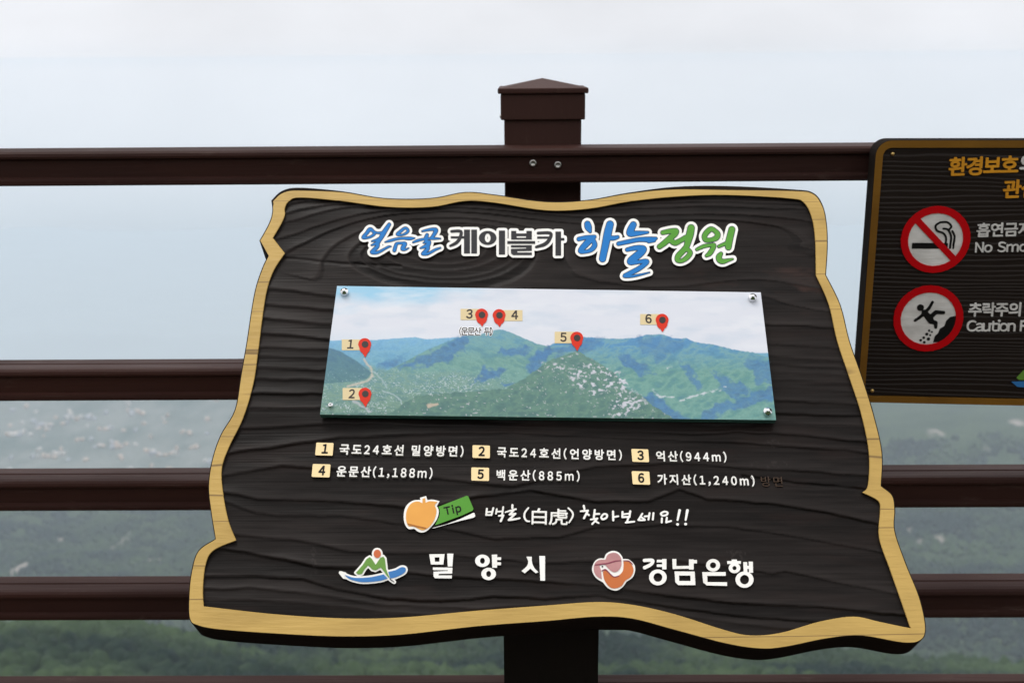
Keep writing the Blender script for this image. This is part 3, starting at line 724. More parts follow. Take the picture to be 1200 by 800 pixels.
tr_ = np.array([lr.uniform(0.0, 1.0) for _ in range(80)])
tone = np.clip(0.55*tr_[kk]*(0.4+1.2*fbm(GX/80+31, GY/18, 3)) + np.where(top_, 1.05, 0.75)*np.clip(fr, 0, 1)**4*np.clip(wid/16, 0.3, 1)*(fr < 1-lip*0.6) + 0.9*(fbm(GX/60+8, GY/3.2, 4)-0.5), 0, 1)
for cx_, cy_, sx_, sy_ in ((367, 656, 4, 14), (902, 545, 26, 5), (862, 650, 16, 6), (700, 655, 30, 3), (905, 520, 8, 4)):
    tone = np.maximum(tone, 2.2*np.clip((fbm(GX/2.4+cx_, GY/3.2, 2)-0.56)*7, 0, 1)*np.exp(-((GX-cx_)/sx_)**2-((GY-cy_)/sy_)**2))
wa = wf.data.color_attributes.new('wear', 'FLOAT_COLOR', 'POINT')
wa.data.foreach_set('color', np.stack([np.clip(wear, 0, 1), scorch, tone, 1+0*wear], -1).reshape(-1, 4)[used].ravel())

# support post under the board
sx0, sx1 = at_depth(590.5, 770, 1.095)[0], at_depth(701.2, 770, 1.095)[0]
sp_ = MB(); cs = [(sx0, 1.095), (sx1, 1.095), (sx1, 1.20), (sx0, 1.20)]
tz = [CAM[2] + ((SIGN.c-TH-0.001) - SIGN.n[1]*(y-CAM[1]))/SIGN.n[2] for x, y in cs]
sp_.add([(x, y, 0.0) for x, y in cs]+[(x, y, z) for (x, y), z in zip(cs, tz)], [(0, 1, 5, 4), (1, 2, 6, 5), (2, 3, 7, 6), (3, 0, 4, 7), (4, 5, 6, 7), (3, 2, 1, 0)])
sp_.build('support_post', M['support'], board_root, recalc=True)

LB, LT = -0.0055, 0.0004                          # letters: foot inside the wood, top
def lettering(name, layers, parent, label=None, step=0.35):
    """layers: (shapes, level, material, extra height); first is the part, the rest its sub-parts"""
    first = None
    for k, (nm, sh, lvl, m, top) in enumerate(layers):
        mb = MB(); emit(mb, sh, SIGN, LB, LT+top, lvl, step)
        o = mb.build(nm, m, parent if first is None else first)
        if first is None: first = o
    if label: first['label'] = label
    return first
S = Stroke
def T(x0, y0, s, *shapes): return shift(list(shapes), x0, y0, s)
eol = T(415, 255, 15.385, S([(285, 212, 34), (222, 285, 30), (165, 355, 30), (235, 362, 20), (305, 340, 20), (365, 292, 24), (345, 245, 24)], True),
        S([(340, 250, 24), (420, 275, 18), (490, 272, 22)]), S([(632, 124, 30), (565, 225, 38), (512, 310, 42), (470, 390, 32)]),
        S([(320, 425, 12), (400, 405, 22), (460, 385, 32), (420, 450, 34), (312, 497, 12)]), S([(420, 450, 34), (420, 515, 34), (350, 590, 34), (320, 625, 30), (400, 632, 26), (480, 602, 22), (560, 557, 18), (620, 525, 18), (665, 520, 8)]))
eum = T(465, 255, 15.385, S([(140, 190, 22), (70, 245, 26), (11, 300, 26), (90, 312, 16), (160, 285, 20), (205, 240, 22), (180, 198, 22)], True),
        S([(-209, 440, 10), (-119, 415, 22), (-9, 385, 22), (100, 372, 22), (240, 375, 28), (320, 370, 10)]),
        S([(-44, 590, 30), (-24, 520, 30), (0, 468, 24), (70, 460, 20), (150, 468, 30), (115, 530, 38), (100, 568, 26), (150, 575, 20), (215, 548, 8)]))
gol = T(465, 255, 15.385, S([(460, 245, 14), (540, 225, 20), (640, 210, 26), (705, 225, 36), (680, 290, 32), (640, 345, 26), (610, 365, 16)]),
        S([(545, 312, 28), (528, 370, 36), (530, 420, 32)]), S([(295, 445, 14), (370, 415, 22), (460, 392, 20), (560, 378, 20), (680, 376, 20), (785, 378, 10)]),
        S([(480, 455, 10), (540, 440, 22), (590, 435, 24), (550, 500, 38), (425, 550, 12)]), S([(550, 510, 38), (560, 560, 32), (500, 620, 32), (465, 655, 24), (540, 655, 24), (620, 620, 22), (700, 575, 20), (785, 545, 13)]))
lettering('t', [('title_outline', eol+eum+gol, 3.3, M['white'], 0), ('title_ink_line', eol+eum+gol, 0.45, M['ink'], 0.0002), ('title_lettering', eol+eum+gol, -0.25, M['blue'], 0.0004)], board_root, 'blue brush lettering with white outline')
ha = T(668, 250, 13.333, S([(272, 165, 46), (285, 215, 52), (315, 285, 22)]), S([(138, 402, 32), (250, 377, 30), (382, 366, 28)]),
       S([(325, 410, 48), (245, 485, 48), (165, 585, 38), (255, 597, 26), (335, 565, 34), (385, 500, 38), (365, 430, 36)], True),
       S([(625, 172, 56), (592, 300, 60), (552, 500, 56), (508, 708, 52)]), S([(600, 382, 35), (680, 386, 34), (745, 370, 26)]))
neul = T(715, 250, 9.756, S([(265, 130, 36), (235, 190, 40), (228, 232, 34), (310, 228, 28), (430, 217, 14)]), S([(95, 347, 22), (200, 325, 24), (330, 300, 25), (450, 298, 30), (525, 286, 16)]), S([(440, 325, 16), (500, 305, 24)]),
         S([(195, 415, 22), (290, 395, 28), (378, 402, 34), (360, 440, 40), (300, 490, 43), (232, 550, 38), (310, 557, 22), (400, 545, 24), (418, 562, 24), (330, 630, 27), (230, 682, 26), (165, 715, 20), (250, 718, 15), (350, 700, 11), (450, 675, 6)]))
lettering('t', [('title_outline', ha+neul, 3.5, M['white'], 0), ('title_ink_line', ha+neul, 0.45, M['ink'], 0.0002), ('title_lettering', ha+neul, -0.25, M['blue'], 0.0004)], board_root, 'large blue brush lettering with white outline')
jeong = T(765, 255, 12.909, S([(150, 227, 32), (250, 207, 36), (350, 202, 40), (330, 250, 44), (270, 300, 42), (180, 380, 42), (100, 440, 36)]), S([(250, 320, 38), (330, 382, 40), (420, 345, 36), (500, 300, 38)]),
          S([(580, 157, 52), (562, 250, 56), (535, 350, 50), (508, 440, 42), (450, 510, 42), (385, 580, 42), (372, 640, 34), (430, 655, 30), (510, 610, 36), (565, 540, 36), (545, 497, 32), (500, 470, 38)]))
won = T(810, 255, 12.9, S([(300, 172, 36), (240, 217, 40), (200, 280, 38), (222, 335, 36), (300, 337, 33), (380, 305, 40), (400, 250, 40), (360, 200, 34)], True),
        S([(85, 480, 22), (190, 432, 28), (290, 415, 26), (345, 417, 30), (320, 480, 36), (280, 540, 36), (230, 575, 22)]), S([(615, 180, 48), (590, 280, 50), (570, 370, 52), (562, 445, 46)]),
        S([(415, 435, 22), (480, 408, 26), (550, 380, 28)]), S([(450, 545, 28), (420, 590, 42), (430, 640, 42), (480, 662, 36), (550, 645, 26), (630, 625, 12)]))
g_o = lettering('t', [('title_outline', jeong+won, 3.5, M['white'], -0.0002), ('title_ink_line', jeong+won, 0.45, M['ink'], 0.0001), ('title_lettering', jeong+won, -0.25, M['green'], 0.0003)], board_root, 'large green brush lettering with white outline')
R_ = rect
kei = T(520, 255, 8.0, S([(75, 129, 14), (160, 130, 15), (150, 195, 16), (115, 238, 16), (62, 264, 12)]), R_(66, 174, 196, 196), R_(190, 112, 246, 336), R_(258, 112, 312, 336))
yi = T(520, 255, 8.0, ring(412, 190, 83, 66, 27, 41), R_(517, 121, 575, 346))
beul = T(520, 255, 8.0, Poly([(632, 124), (680, 124), (680, 148), (775, 148), (775, 124), (826, 124), (826, 206), (632, 206)], [(684, 174), (684, 188), (772, 188), (772, 174)]), R_(596, 219, 857, 246),
         Poly([(630, 258), (826, 258), (826, 312), (690, 314), (690, 326), (826, 326), (826, 351), (650, 351), (630, 335), (630, 292), (772, 288), (772, 280), (630, 280)]))
ka = T(520, 255, 8.0, S([(885, 145, 14), (1000, 146, 15), (990, 205, 17), (945, 250, 18), (868, 275, 13)]), R_(876, 176, 995, 198), R_(1047, 130, 1100, 356), R_(1098, 190, 1131, 215))
allk = kei+yi+beul+ka
lettering('t', [('title_outline', allk, 3.0, M['white'], -0.0002), ('title_lettering', allk, 0.0, M['char'], 0.0001)], board_root, 'bold charcoal block lettering with white outline')

# ---- legend: cream number plates and white lines of text
plates = [((369.4, 518.2), (390, 533.2), '1'), ((553.6, 521.2), (574.2, 536.2), '2'), ((740.8, 525.6), (760.8, 540.8), '3'), ((365.2, 543.2), (386.4, 558.6), '4'), ((552.2, 547.2), (573.2, 562.8), '5'), ((741.2, 551.6), (762, 567.2), '6')]
for (x0, y0), (x1, y1), d in plates:
    mb = MB(); sk = 1.1*(1-(x0-369)/190)            # near-left plates lean with the perspective
    emit(mb, [Poly([(x0+1.3+sk, y0+1.3), (x1-1.3+sk*0.9, y0+1.8), (x1-1.3, y1-0.8), (x0+1.3-sk*0.1, y1-1.3)], off=1.2)], SIGN, LB, LT, 0, 0.3)
    p = mb.build('number_plate', M['cream'], board_root)
    mb = MB(); cx = (x0+x1)/2; text(mb, d, SIGN, (cx-3.7+sk*0.2, y1-1.6), (cx+4.6, y1-1.4), 12.8, LT, LT+0.0004, bold=0.030, xs=0.92, track=False, step=0.018)
    mb.build('numeral', M['black'], p)
lines = [('국도24호선 밀양방면)', (396.5, 532.0), (543.5, 534.6), 12.2), ('국도24호선(언양방면)', (581.5, 535.2), (729.5, 539.0), 12.0), ('억산(944m)', (768.5, 540.0), (852.5, 541.2), 12.0),
         ('운문산(1,188m)', (393, 557.8), (507, 560.4), 12.4), ('백운산(885m)', (580.5, 562.2), (680, 563.6), 12.2), ('가지산(1,240m)', (770, 567.0), (885.5, 569.2), 12.0)]
for s, a, c, h in lines:
    mb = MB(); text(mb, s, SIGN, a, c, h, LB, LT, bold=0.019, xs=0.90, sp=0.13, step=0.02); mb.build('legend_lettering', M['white'], board_root)
mb = MB(); text(mb, '방면', SIGN, (891, 569.5), (919, 570.0), 12.0, LB, -0.0008, bold=-0.008, step=0.02)
mb.build('legend_lettering', M['ghost'], board_root, 'two faded brown characters')

# ---- tip line
L10 = lambda *q: T(560, 582, 10.0, *q)
baek = L10(S([(106, 138, 11), (98, 210, 11)]), S([(181, 130, 11), (168, 178, 10), (158, 210, 11)]), S([(100, 178, 9), (172, 172, 9)]), S([(98, 210, 9), (158, 210, 9)]),
           S([(222, 142, 10), (212, 195, 10)]), S([(215, 172, 9), (285, 168, 9)]), S([(297, 118, 10), (285, 205, 10)]), S([(245, 220, 9), (298, 215, 12), (268, 282, 12)], smooth=False),
           S([(405, 95, 12), (404, 128, 12)]), S([(322, 178, 8), (380, 160, 10), (445, 142, 10)]), S([(430, 145, 10), (372, 205, 11), (440, 195, 11), (362, 268, 12)], smooth=False), S([(362, 268, 12), (430, 260, 11), (490, 248, 9)]),
           S([(592, 128, 9), (552, 180, 10), (545, 235, 11), (570, 278, 10), (606, 285, 8)]), S([(1060, 130, 9), (1105, 175, 10), (1112, 225, 10), (1068, 300, 8)]))
L8 = lambda *q: T(672, 582, 8.276, *q)
chaj = L8(S([(100, 85, 10), (106, 114, 10)]), S([(70, 138, 8), (140, 132, 10), (102, 205, 10)], smooth=False), S([(128, 158, 8), (150, 175, 9)]), S([(207, 126, 10), (198, 195, 10)]), S([(204, 165, 9), (250, 163, 9)]),
          S([(168, 218, 8), (232, 208, 9), (182, 262, 9)], smooth=False), S([(212, 235, 8), (244, 252, 8)]),
          S([(295, 165, 9), (270, 195, 9), (285, 215, 10), (320, 200, 9), (325, 172, 9)], True), S([(384, 140, 10), (386, 225, 10)]), S([(388, 195, 8), (435, 186, 8)]),
          S([(476, 145, 10), (474, 190, 9)]), S([(551, 138, 10), (543, 190, 9)]), S([(476, 168, 8), (548, 160, 8)]), S([(474, 195, 9), (545, 192, 9)]), S([(535, 195, 9), (518, 245, 9)]), S([(508, 247, 9), (590, 238, 8)]),
          S([(668, 162, 9), (630, 222, 9)]), S([(630, 222, 9), (662, 225, 8), (692, 222, 9)]), S([(652, 192, 8), (690, 215, 8)]), S([(690, 188, 8), (732, 184, 8)]), S([(738, 156, 9), (728, 218, 9)]), S([(776, 156, 9), (770, 218, 9)]),
          S([(880, 142, 9), (848, 160, 9), (865, 180, 9), (905, 172, 9), (912, 150, 9)], True), S([(858, 205, 9), (856, 246, 9)]), S([(906, 200, 9), (900, 245, 9), (948, 232, 8)], smooth=False),
          S([(1030, 130, 13), (1010, 222, 9)]), disc(1010, 265, 14, 13), S([(1105, 130, 13), (1088, 222, 9)]), disc(1088, 262, 14, 13))
mb = MB(); emit(mb, baek, SIGN, LB, LT, 0.05, 0.3); text(mb, '白虎', SIGN, (622.6, 613.6), (665.6, 614.8), 18.6, LB, LT, bold=0.010, xs=1.12, sp=0.04, track=True, step=0.016); mb.build('tip_lettering', M['white'], board_root)
mb = MB(); emit(mb, chaj, SIGN, LB, LT, 0.05, 0.3); mb.build('tip_lettering', M['white'], board_root)

# ---- apple with a green tip label
A12 = lambda *q: T(468, 575, 12.766, *q)
apw = A12(Poly(catmull([(315, 132), (308, 100), (400, 74), (420, 135), (500, 128), (602, 152), (560, 222), (590, 300), (562, 420), (480, 530), (400, 602), (330, 620), (270, 602), (220, 565), (140, 568), (85, 500), (64, 390), (80, 270), (130, 190), (215, 140)], True, 4, {0, 1, 2, 3, 5, 6})))
apo = A12(Poly(catmull([(345, 182), (348, 118), (384, 103), (392, 176), (450, 152), (568, 160), (527, 215), (555, 290), (530, 410), (462, 520), (385, 575), (330, 582), (270, 555), (210, 528), (140, 522), (105, 450), (102, 330), (140, 230), (200, 172), (280, 155)], True, 4, {0, 1, 2, 3, 5, 6})))
apd = A12(Poly([(118, 480), (200, 500), (280, 520), (410, 548), (392, 566), (270, 541), (190, 520), (124, 500)]))
grn = A12(Poly([(582, 236), (1008, 70), (1030, 78), (1110, 268), (1092, 295), (930, 368), (700, 452), (532, 512), (590, 400), (606, 330), (600, 272)]))
pag = A12(Poly([(485, 555), (700, 497), (900, 422), (1108, 325), (1124, 330), (1136, 375), (1116, 396), (900, 448), (700, 503), (515, 556)]))
mb = MB(); emit(mb, apw, SIGN, LB, LT, 0, 0.25); ap_ = mb.build('apple_emblem', M['white'], board_root, 'orange apple with white outline')
mb = MB(); emit(mb, apo, SIGN, LB, LT+0.0005, 0, 0.25); mb.build('apple_fill', M['orange'], ap_)
mb = MB(); emit(mb, apd, SIGN, LB, LT+0.0008, 0, 0.25); mb.build('dark_band', M['dorange'], ap_)  # darker orange band across the apple
mb = MB(); emit(mb, grn, SIGN, LB, LT, 0, 0.25); gl_ = mb.build('tip_label', M['green'], board_root)
mb = MB(); text(mb, 'Tip', SIGN, (521.4, 604.0), (541.6, 599.6), 11.2, LT, LT+0.0003, bold=0.022, sp=0.08, step=0.016, track=True); mb.build('tip_lettering', M['black'], gl_)
mb = MB(); emit(mb, pag, SIGN, LB, LT-0.0003, 0, 0.25); mb.build('label_page', M['white'], board_root)

# ---- emblem of a figure rowing a boat
B13 = lambda *q: T(392, 636, 13.333, *q)
head = B13(disc(668, 165, 58, 66)); neck = B13(Poly([(610, 215), (715, 215), (645, 330)]))
body = B13(Poly([(333, 462), (440, 340), (500, 248), (550, 215), (582, 240), (643, 335), (715, 225), (760, 208), (788, 240), (806, 400), (832, 470), (868, 555), (820, 512), (772, 442), (722, 380), (640, 424), (590, 412), (525, 345), (470, 410), (430, 478), (370, 490)]))
boat = B13(Poly(catmull([(152, 488), (250, 525), (340, 540), (500, 536), (650, 512), (768, 484), (832, 548), (740, 582), (600, 602), (450, 610), (330, 592), (220, 552)], True, 3, {0, 5, 6})),
           Poly(catmull([(838, 445), (950, 420), (1040, 374), (1100, 380), (1116, 420), (1080, 472), (960, 532), (868, 552)], True, 3, {0, 7})))
tip = B13(Poly([(95, 462), (160, 480), (220, 540), (150, 530)])); oar = B13(S([(868, 560, 6), (930, 605, 5)]))
mb = MB(); emit(mb, head+body+boat+tip+oar+neck, SIGN, LB, LT, 2.0, 0.3); em = mb.build('city_emblem', M['white'], board_root, 'rower emblem in green and blue with white outline')
for nm, sh, m in (('rower_body', body, 'leaf'), ('rower_head', head, 'redorange'), ('boat_hull', boat, 'boatblue'), ('oar', oar, 'char')):
    mb = MB(); emit(mb, sh, SIGN, LB, LT+0.0006, -0.1 if nm != 'oar' else 0.1, 0.25); mb.build(nm, M[m], em)
H8 = lambda *q: T(495, 640, 8.0, *q)
mil = H8(Poly([(64, 72), (208, 70), (196, 168), (80, 168)], [(115, 100), (117, 141), (160, 141), (160, 100)]), Poly([(232, 66), (290, 66), (281, 186), (238, 186)]),
         Poly([(98, 195), (282, 197), (279, 253), (155, 255), (150, 270), (277, 270), (275, 298), (118, 296), (104, 280), (104, 235), (238, 228), (238, 222), (98, 220)]))
yang = H8(ring(563, 133, 69, 58, 23, 28), Poly([(650, 76), (702, 74), (700, 100), (738, 100), (738, 126), (700, 126), (700, 146), (738, 148), (736, 174), (700, 174), (700, 198), (655, 198)]), ring(621, 256, 69, 58, 23, 28))
si = H8(Poly(catmull([(975, 95), (1026, 95), (1028, 150), (1050, 200), (1088, 240), (1062, 250), (1012, 206), (960, 250), (928, 228), (978, 185), (992, 140)], True, 3, {0, 1, 4, 5, 6, 7, 8})), Poly([(1096, 88), (1150, 88), (1150, 320), (1105, 318)]))
for sh in (mil, yang, si):
    mb = MB(); emit(mb, sh, SIGN, LB, LT, 0, 0.3); mb.build('city_lettering', M['white'], board_root)

# ---- bank emblem and name
N14 = lambda *q: T(690, 640, 14.55, *q)
bw = N14(Poly(catmull([(262, 202), (300, 120), (400, 74), (500, 95), (562, 160), (585, 212), (680, 220), (770, 300), (790, 400), (750, 520), (640, 600), (585, 680), (500, 740), (420, 746), (320, 700), (240, 608), (120, 530), (55, 400), (90, 270), (170, 205)], True, 4, {0, 5, 10, 15})))
bpk = N14(Poly(catmull([(285, 222), (320, 142), (400, 106), (480, 116), (540, 175), (556, 240), (552, 330), (500, 412), (425, 434), (345, 385), (290, 322), (240, 305), (178, 326), (208, 395), (222, 555), (130, 500), (85, 400), (102, 290), (175, 228)], True, 3, {0, 12, 13, 14})))
bor = N14(Poly(catmull([(590, 255), (680, 258), (745, 330), (762, 420), (712, 520), (622, 580), (560, 670), (450, 712), (360, 692), (292, 615), (254, 530), (240, 428), (300, 392), (350, 455), (425, 508), (510, 490), (575, 425), (592, 340)], True, 3, {0, 11, 12})))
bmr = N14(S([(108, 312, 9), (210, 300, 10), (330, 283, 10), (450, 248, 10), (550, 238, 6)])); beye = N14(disc(232, 340, 13, 13))
bcr = N14(S([(590, 240, 5), (680, 245, 9), (745, 300, 7)]), S([(225, 412, 8), (280, 392, 12), (330, 430, 9), (420, 512, 9), (510, 500, 7)]))
mb = MB(); emit(mb, bw, SIGN, LB, LT, 0, 0.25); be = mb.build('bank_emblem', M['white'], board_root, 'four-lobed emblem in pink and orange with a white bird')
for nm, sh, m, e in (('pink_field', bpk, 'pink', 0.0005), ('orange_field', bor, 'rust', 0.0005), ('maroon_line', bmr+bcr, 'maroon', 0.0008), ('bird_eye', beye, 'char', 0.0006)):  # maroon lines are part of the emblem's own colours
    mb = MB(); emit(mb, sh, SIGN, LB, LT+e, 0, 0.22); mb.build(nm, M[m], be)
I8 = lambda *q: T(745, 640, 8.276, *q)
gye = I8(S([(84, 134, 16), (162, 134, 16), (148, 172, 16), (86, 204, 17)]), R_(256, 120, 298, 221), R_(204, 128, 262, 153), R_(204, 172, 262, 197), ring(215, 298, 86, 77, 43, 43))
nam = I8(Poly([(354, 120), (394, 120), (394, 188), (516, 186), (516, 124), (562, 124), (562, 130), (594, 130), (594, 162), (562, 162), (562, 223), (516, 223), (516, 214), (358, 218)]), Poly([(376, 240), (572, 242), (579, 373), (412, 373), (384, 345)], [(420, 280), (422, 333), (532, 333), (530, 280)]))
eun = I8(ring(750, 181, 68, 61, 30, 29), Poly([(644, 247), (873, 247), (873, 283), (693, 283), (696, 344), (886, 345), (886, 381), (690, 376), (655, 350)]))
hae = I8(R_(930, 125, 982, 150), R_(887, 140, 1020, 168), ring(958, 208, 57, 50, 20, 20), Poly([(1042, 150), (1080, 150), (1082, 186), (1097, 186), (1095, 145), (1136, 146), (1138, 254), (1098, 254), (1098, 216), (1082, 216), (1084, 262), (1048, 262)]), ring(1055, 320, 88, 79, 44, 46))
mb = MB(); emit(mb, gye+nam+eun+hae, SIGN, LB, LT, 0, 0.3); mb.build('bank_lettering', M['white'], board_root)

# ---- picture panel: a glass-fronted mountain print held by four studs
PH0, PH1 = 0.0010, 0.0085
Q = np.array([(395, 335), (891.5, 342.5), (909.5, 492), (375, 485.5)], float)
pn = MB()
qt = SIGN(Q[:, 0], Q[:, 1], np.full(4, PH1)); qb = qt-SIGN.n*(PH1-PH0); q1 = qt-SIGN.n*0.0004
pn.add(np.vstack([q1, qb]), [(0, 1, 5, 4)[::-1], (1, 2, 6, 5)[::-1], (2, 3, 7, 6)[::-1], (3, 0, 4, 7)[::-1], (4, 5, 6, 7)])
panel = pn.build('picture_panel', M['glass_edge'], board_root, 'glass-fronted mountain panorama picture', recalc=True)
nx, ny = 720, 216
u = np.linspace(0, 1, nx)[None, :, None]; v = np.linspace(0, 1, ny)[:, None, None]
PW = (qt[0]*(1-u)+qt[1]*u)*(1-v)+(qt[3]*(1-u)+qt[2]*u)*v
dpx = PW-CAM; dz = dpx@FWD; X = 600+F*(dpx@RGT)/dz; Y = 400-F*(dpx@UPV)/dz     # where each point of the print lies in the picture measured from
def srgb(r, g, b_): 
    c = np.array([r, g, b_])/255; return np.where(c <= 0.04045, c/12.92, ((c+0.055)/1.055)**2.4)
def blend(C, m, c): return C*(1-m[..., None])+np.asarray(c)*m[..., None]
def z3(*p): return np.array([(360+a/4.2857, 320+b_/4.2857) for a, b_ in p])
def z4(*p): return np.array([(630+a/4.138, 320+b_/4.138) for a, b_ in p])
def under(P, soft=0.7, rough=0.0):
    P = np.asarray(P); y = np.interp(X, P[:, 0], P[:, 1])+rough*(fbm(X/3, Y*0, 3)-0.5); return np.clip((Y-y)/soft+0.5, 0, 1)
def polym(P, soft=2.0, wob=3.0):
    p = Poly(P); xx, yy = X+wob*2*(fbm(X/7, Y/7, 3)-0.5), Y+wob*2*(fbm(X/7+9, Y/7+4, 3)-0.5)
    return np.clip(0.5-p.sdf(xx, yy)/soft, 0, 1)
C = np.zeros(X.shape+(3,))
def ridged(ax, ay, ox=0.0, sh=0.0, o=4):
    w = 5*(fbm(X/11+ox, Y/11+3, 3)-0.5); q = fbm((X+sh*Y+w)/ax+ox, (Y+w)/ay+ox*0.7, o); return 1-np.abs(2*q-1)
tex = fbm(X/9, Y/5, 5); fine = fbm(X/1.3, Y/1.0, 3); mid = fbm(X/4+2, Y/2.6+6, 4)
C[:] = srgb(150, 200, 228)
cl = np.clip((fbm(X/60+1, Y/22+3, 5)-0.30)*2.2+(X-450)/140+(Y-352)/20, 0, 1)
C = blend(C, cl, srgb(216, 220, 230)); C = blend(C, np.clip((fbm(X/42, Y/11, 5)-0.48)*3, 0, 1)*0.55, srgb(228, 231, 237)); C = blend(C, np.clip((fbm(X/35+7, Y/9, 5)-0.52)*3.5, 0, 1)*0.5, srgb(190, 204, 220))
C = blend(C, np.clip((Y-383)/14, 0, 1)*0.35*np.clip((520-X)/60, 0, 1), srgb(196, 214, 228))
def hill(m, top, body, light, dark, y0, y1, k=0.0, sh=0.8, ax=13, ay=7, tx=1.0):
    """one range: bluish crest, greener flanks, spurs and gullies"""
    global C
    g_ = np.clip((Y-y0+8*(tex-0.5))/(y1-y0), 0, 1)[..., None]
    col_ = np.asarray(top)*(1-g_)+np.asarray(body)*g_
    r1 = ridged(ax, ay, k, sh); r2 = ridged(ax*0.4, ay*0.45, k+4, -sh)
    col_ = blend(col_, np.clip((r1-0.62)*2.4, 0, 1)*0.55*tx, light); col_ = blend(col_, np.clip((0.62-r1)*2.2, 0, 1)*0.55*tx, dark); col_ = blend(col_, np.clip((0.55-r2)*2.0, 0, 1)*0.35*tx, dark)
    C = C*(1-m[..., None])+col_*m[..., None]
mA = under(z3((100, 340), (180, 335), (330, 336), (480, 325), (540, 321), (600, 331), (700, 325), (760, 322), (1300, 400)), 0.8, 0.8)
hill(mA, srgb(116, 168, 198), srgb(98, 152, 172), srgb(126, 174, 184), srgb(82, 138, 176), 396, 425, 1.0, tx=0.8)
mC = under(z4((-40, 400), (0, 372), (80, 340), (160, 320), (230, 309), (300, 315), (400, 318), (480, 312), (530, 298), (610, 296), (650, 312), (700, 318), (720, 312), (760, 334), (850, 345), (950, 370), (1050, 385), (1140, 415)), 0.7, 1.2)*(X > 622)
hill(mC, srgb(82, 140, 178), srgb(92, 142, 134), srgb(128, 168, 150), srgb(62, 112, 138), 402, 436, 3.3, 0.9)
mB = under(z3((330, 520), (420, 480), (500, 440), (600, 385), (700, 345), (800, 310), (870, 308), (950, 284), (985, 284), (1060, 314), (1150, 352), (1230, 372), (1400, 420)), 0.7, 1.2)*(X < 668)
hill(mB, srgb(92, 146, 166), srgb(98, 144, 136), srgb(126, 166, 150), srgb(68, 120, 142), 392, 424, 5.1, -0.9)
mV = under(z3((60, 560), (300, 470), (330, 470), (420, 490), (560, 500), (760, 490), (900, 520), (1100, 560), (1300, 600)), 7, 6)*np.clip((640-X)/80, 0, 1)
hill(mV, srgb(104, 146, 146), srgb(94, 130, 118), srgb(128, 158, 130), srgb(74, 116, 116), 430, 480, 7.7, 0.3, 9, 3.5)
spk = np.clip((fine-0.60)*9, 0, 1)*np.clip((fbm(X/15+5, Y/6, 3)-0.40)*4, 0, 1)
C = blend(C, mV*spk*0.75, srgb(190, 198, 200)); C = blend(C, mB*np.clip((fine-0.74)*9, 0, 1)*np.clip((Y-428)/20, 0, 1)*0.7, srgb(176, 190, 190))
for P, r, c in ((z3((285, 430), (300, 455), (325, 482), (328, 515), (300, 542), (250, 556), (200, 568)), 1.3, (188, 180, 162)), (z3((230, 640), (290, 676), (345, 722)), 1.5, (170, 174, 174)), (z3((440, 700), (465, 685), (500, 700), (522, 718)), 0.7, (186, 194, 194)), (z3((330, 490), (372, 530), (400, 575)), 0.9, (150, 172, 170)), (z3((380, 590), (440, 612), (475, 640), (470, 690)), 0.7, (160, 178, 176))):
    d = seg_dist(X+3*(fbm(X/5, Y/5, 3)-0.5), Y+2*(fbm(X/4, Y/4+3, 3)-0.5), P[:-1], P[1:]); C = blend(C, np.clip(1.4-d/r, 0, 1)*0.85, srgb(*c))
mE = polym(z3((60, 370), (110, 376), (160, 390), (225, 425), (290, 470), (322, 500), (300, 530), (220, 545), (60, 556)), 1.2, 0.8)
hill(mE, srgb(66, 112, 136), srgb(74, 118, 122), srgb(86, 130, 132), srgb(54, 96, 122), 408, 446, 9.4, -0.7, 10, 6, 0.8)
C = blend(C, mE*np.clip((fine-0.73)*9, 0, 1)*np.clip((Y-428)/12, 0, 1)*0.7, srgb(168, 184, 186))
for P, am_ in ((z3((430, 475), (520, 435), (640, 380), (790, 312), (820, 340), (800, 385), (700, 432), (590, 462)), 0.8), (z3((960, 400), (1050, 375), (1130, 380), (1110, 410), (1000, 425)), 0.85), (z3((830, 550), (880, 482), (960, 470), (1005, 490), (960, 535)), 0.85), (z3((1090, 470), (1200, 365), (1230, 420), (1130, 505)), 0.85),
          (z3((350, 470), (430, 418), (490, 435), (420, 470)), 0.7), (z3((960, 560), (1010, 545), (1040, 560), (980, 580)), 0.8), (z4((-20, 420), (60, 365), (170, 330), (330, 320), (270, 385), (210, 372), (120, 400)), 0.7), (z4((375, 402), (440, 400), (540, 452), (560, 492), (480, 488), (410, 432)), 0.8), (z4((700, 440), (742, 438), (765, 505), (812, 545), (790, 572), (748, 530)), 0.75),
          (z4((500, 590), (560, 590), (640, 640), (750, 725), (540, 725)), 0.85), (z4((850, 475), (960, 520), (1035, 570), (960, 612), (885, 560)), 0.75), (z4((780, 712), (850, 640), (1000, 600), (1150, 540), (1150, 610), (950, 660), (840, 712)), 0.8), (z4((480, 330), (540, 302), (640, 305), (720, 335), (640, 400), (590, 425), (520, 385)), 0.5), (z4((1000, 430), (1150, 415), (1150, 530), (1060, 540)), 0.7)):
    sm = polym(P, 3.5, 7.0)*am_*(0.72+0.5*mid); C = blend(C, np.clip(sm, 0, 0.92), srgb(60, 108, 148)*(0.75+0.5*ridged(9, 5, 2.0)[..., None]))
mD = under(np.vstack([z3((430, 700), (480, 655), (560, 612), (700, 602), (840, 592), (1000, 580), (1100, 522)), z4((10, 455), (60, 420), (140, 398), (190, 376), (232, 400), (290, 430), (380, 490), (430, 560), (500, 592), (560, 642), (720, 740), (760, 900))]), 0.8, 2.5)
hill(mD, srgb(88, 128, 118), srgb(76, 116, 106), srgb(108, 144, 118), srgb(56, 94, 96), 415, 480, 11.9, 0.6, 11, 8)
C = blend(C, mD*np.clip((mid-0.5)*4, 0, 1)*0.35, srgb(62, 100, 98))
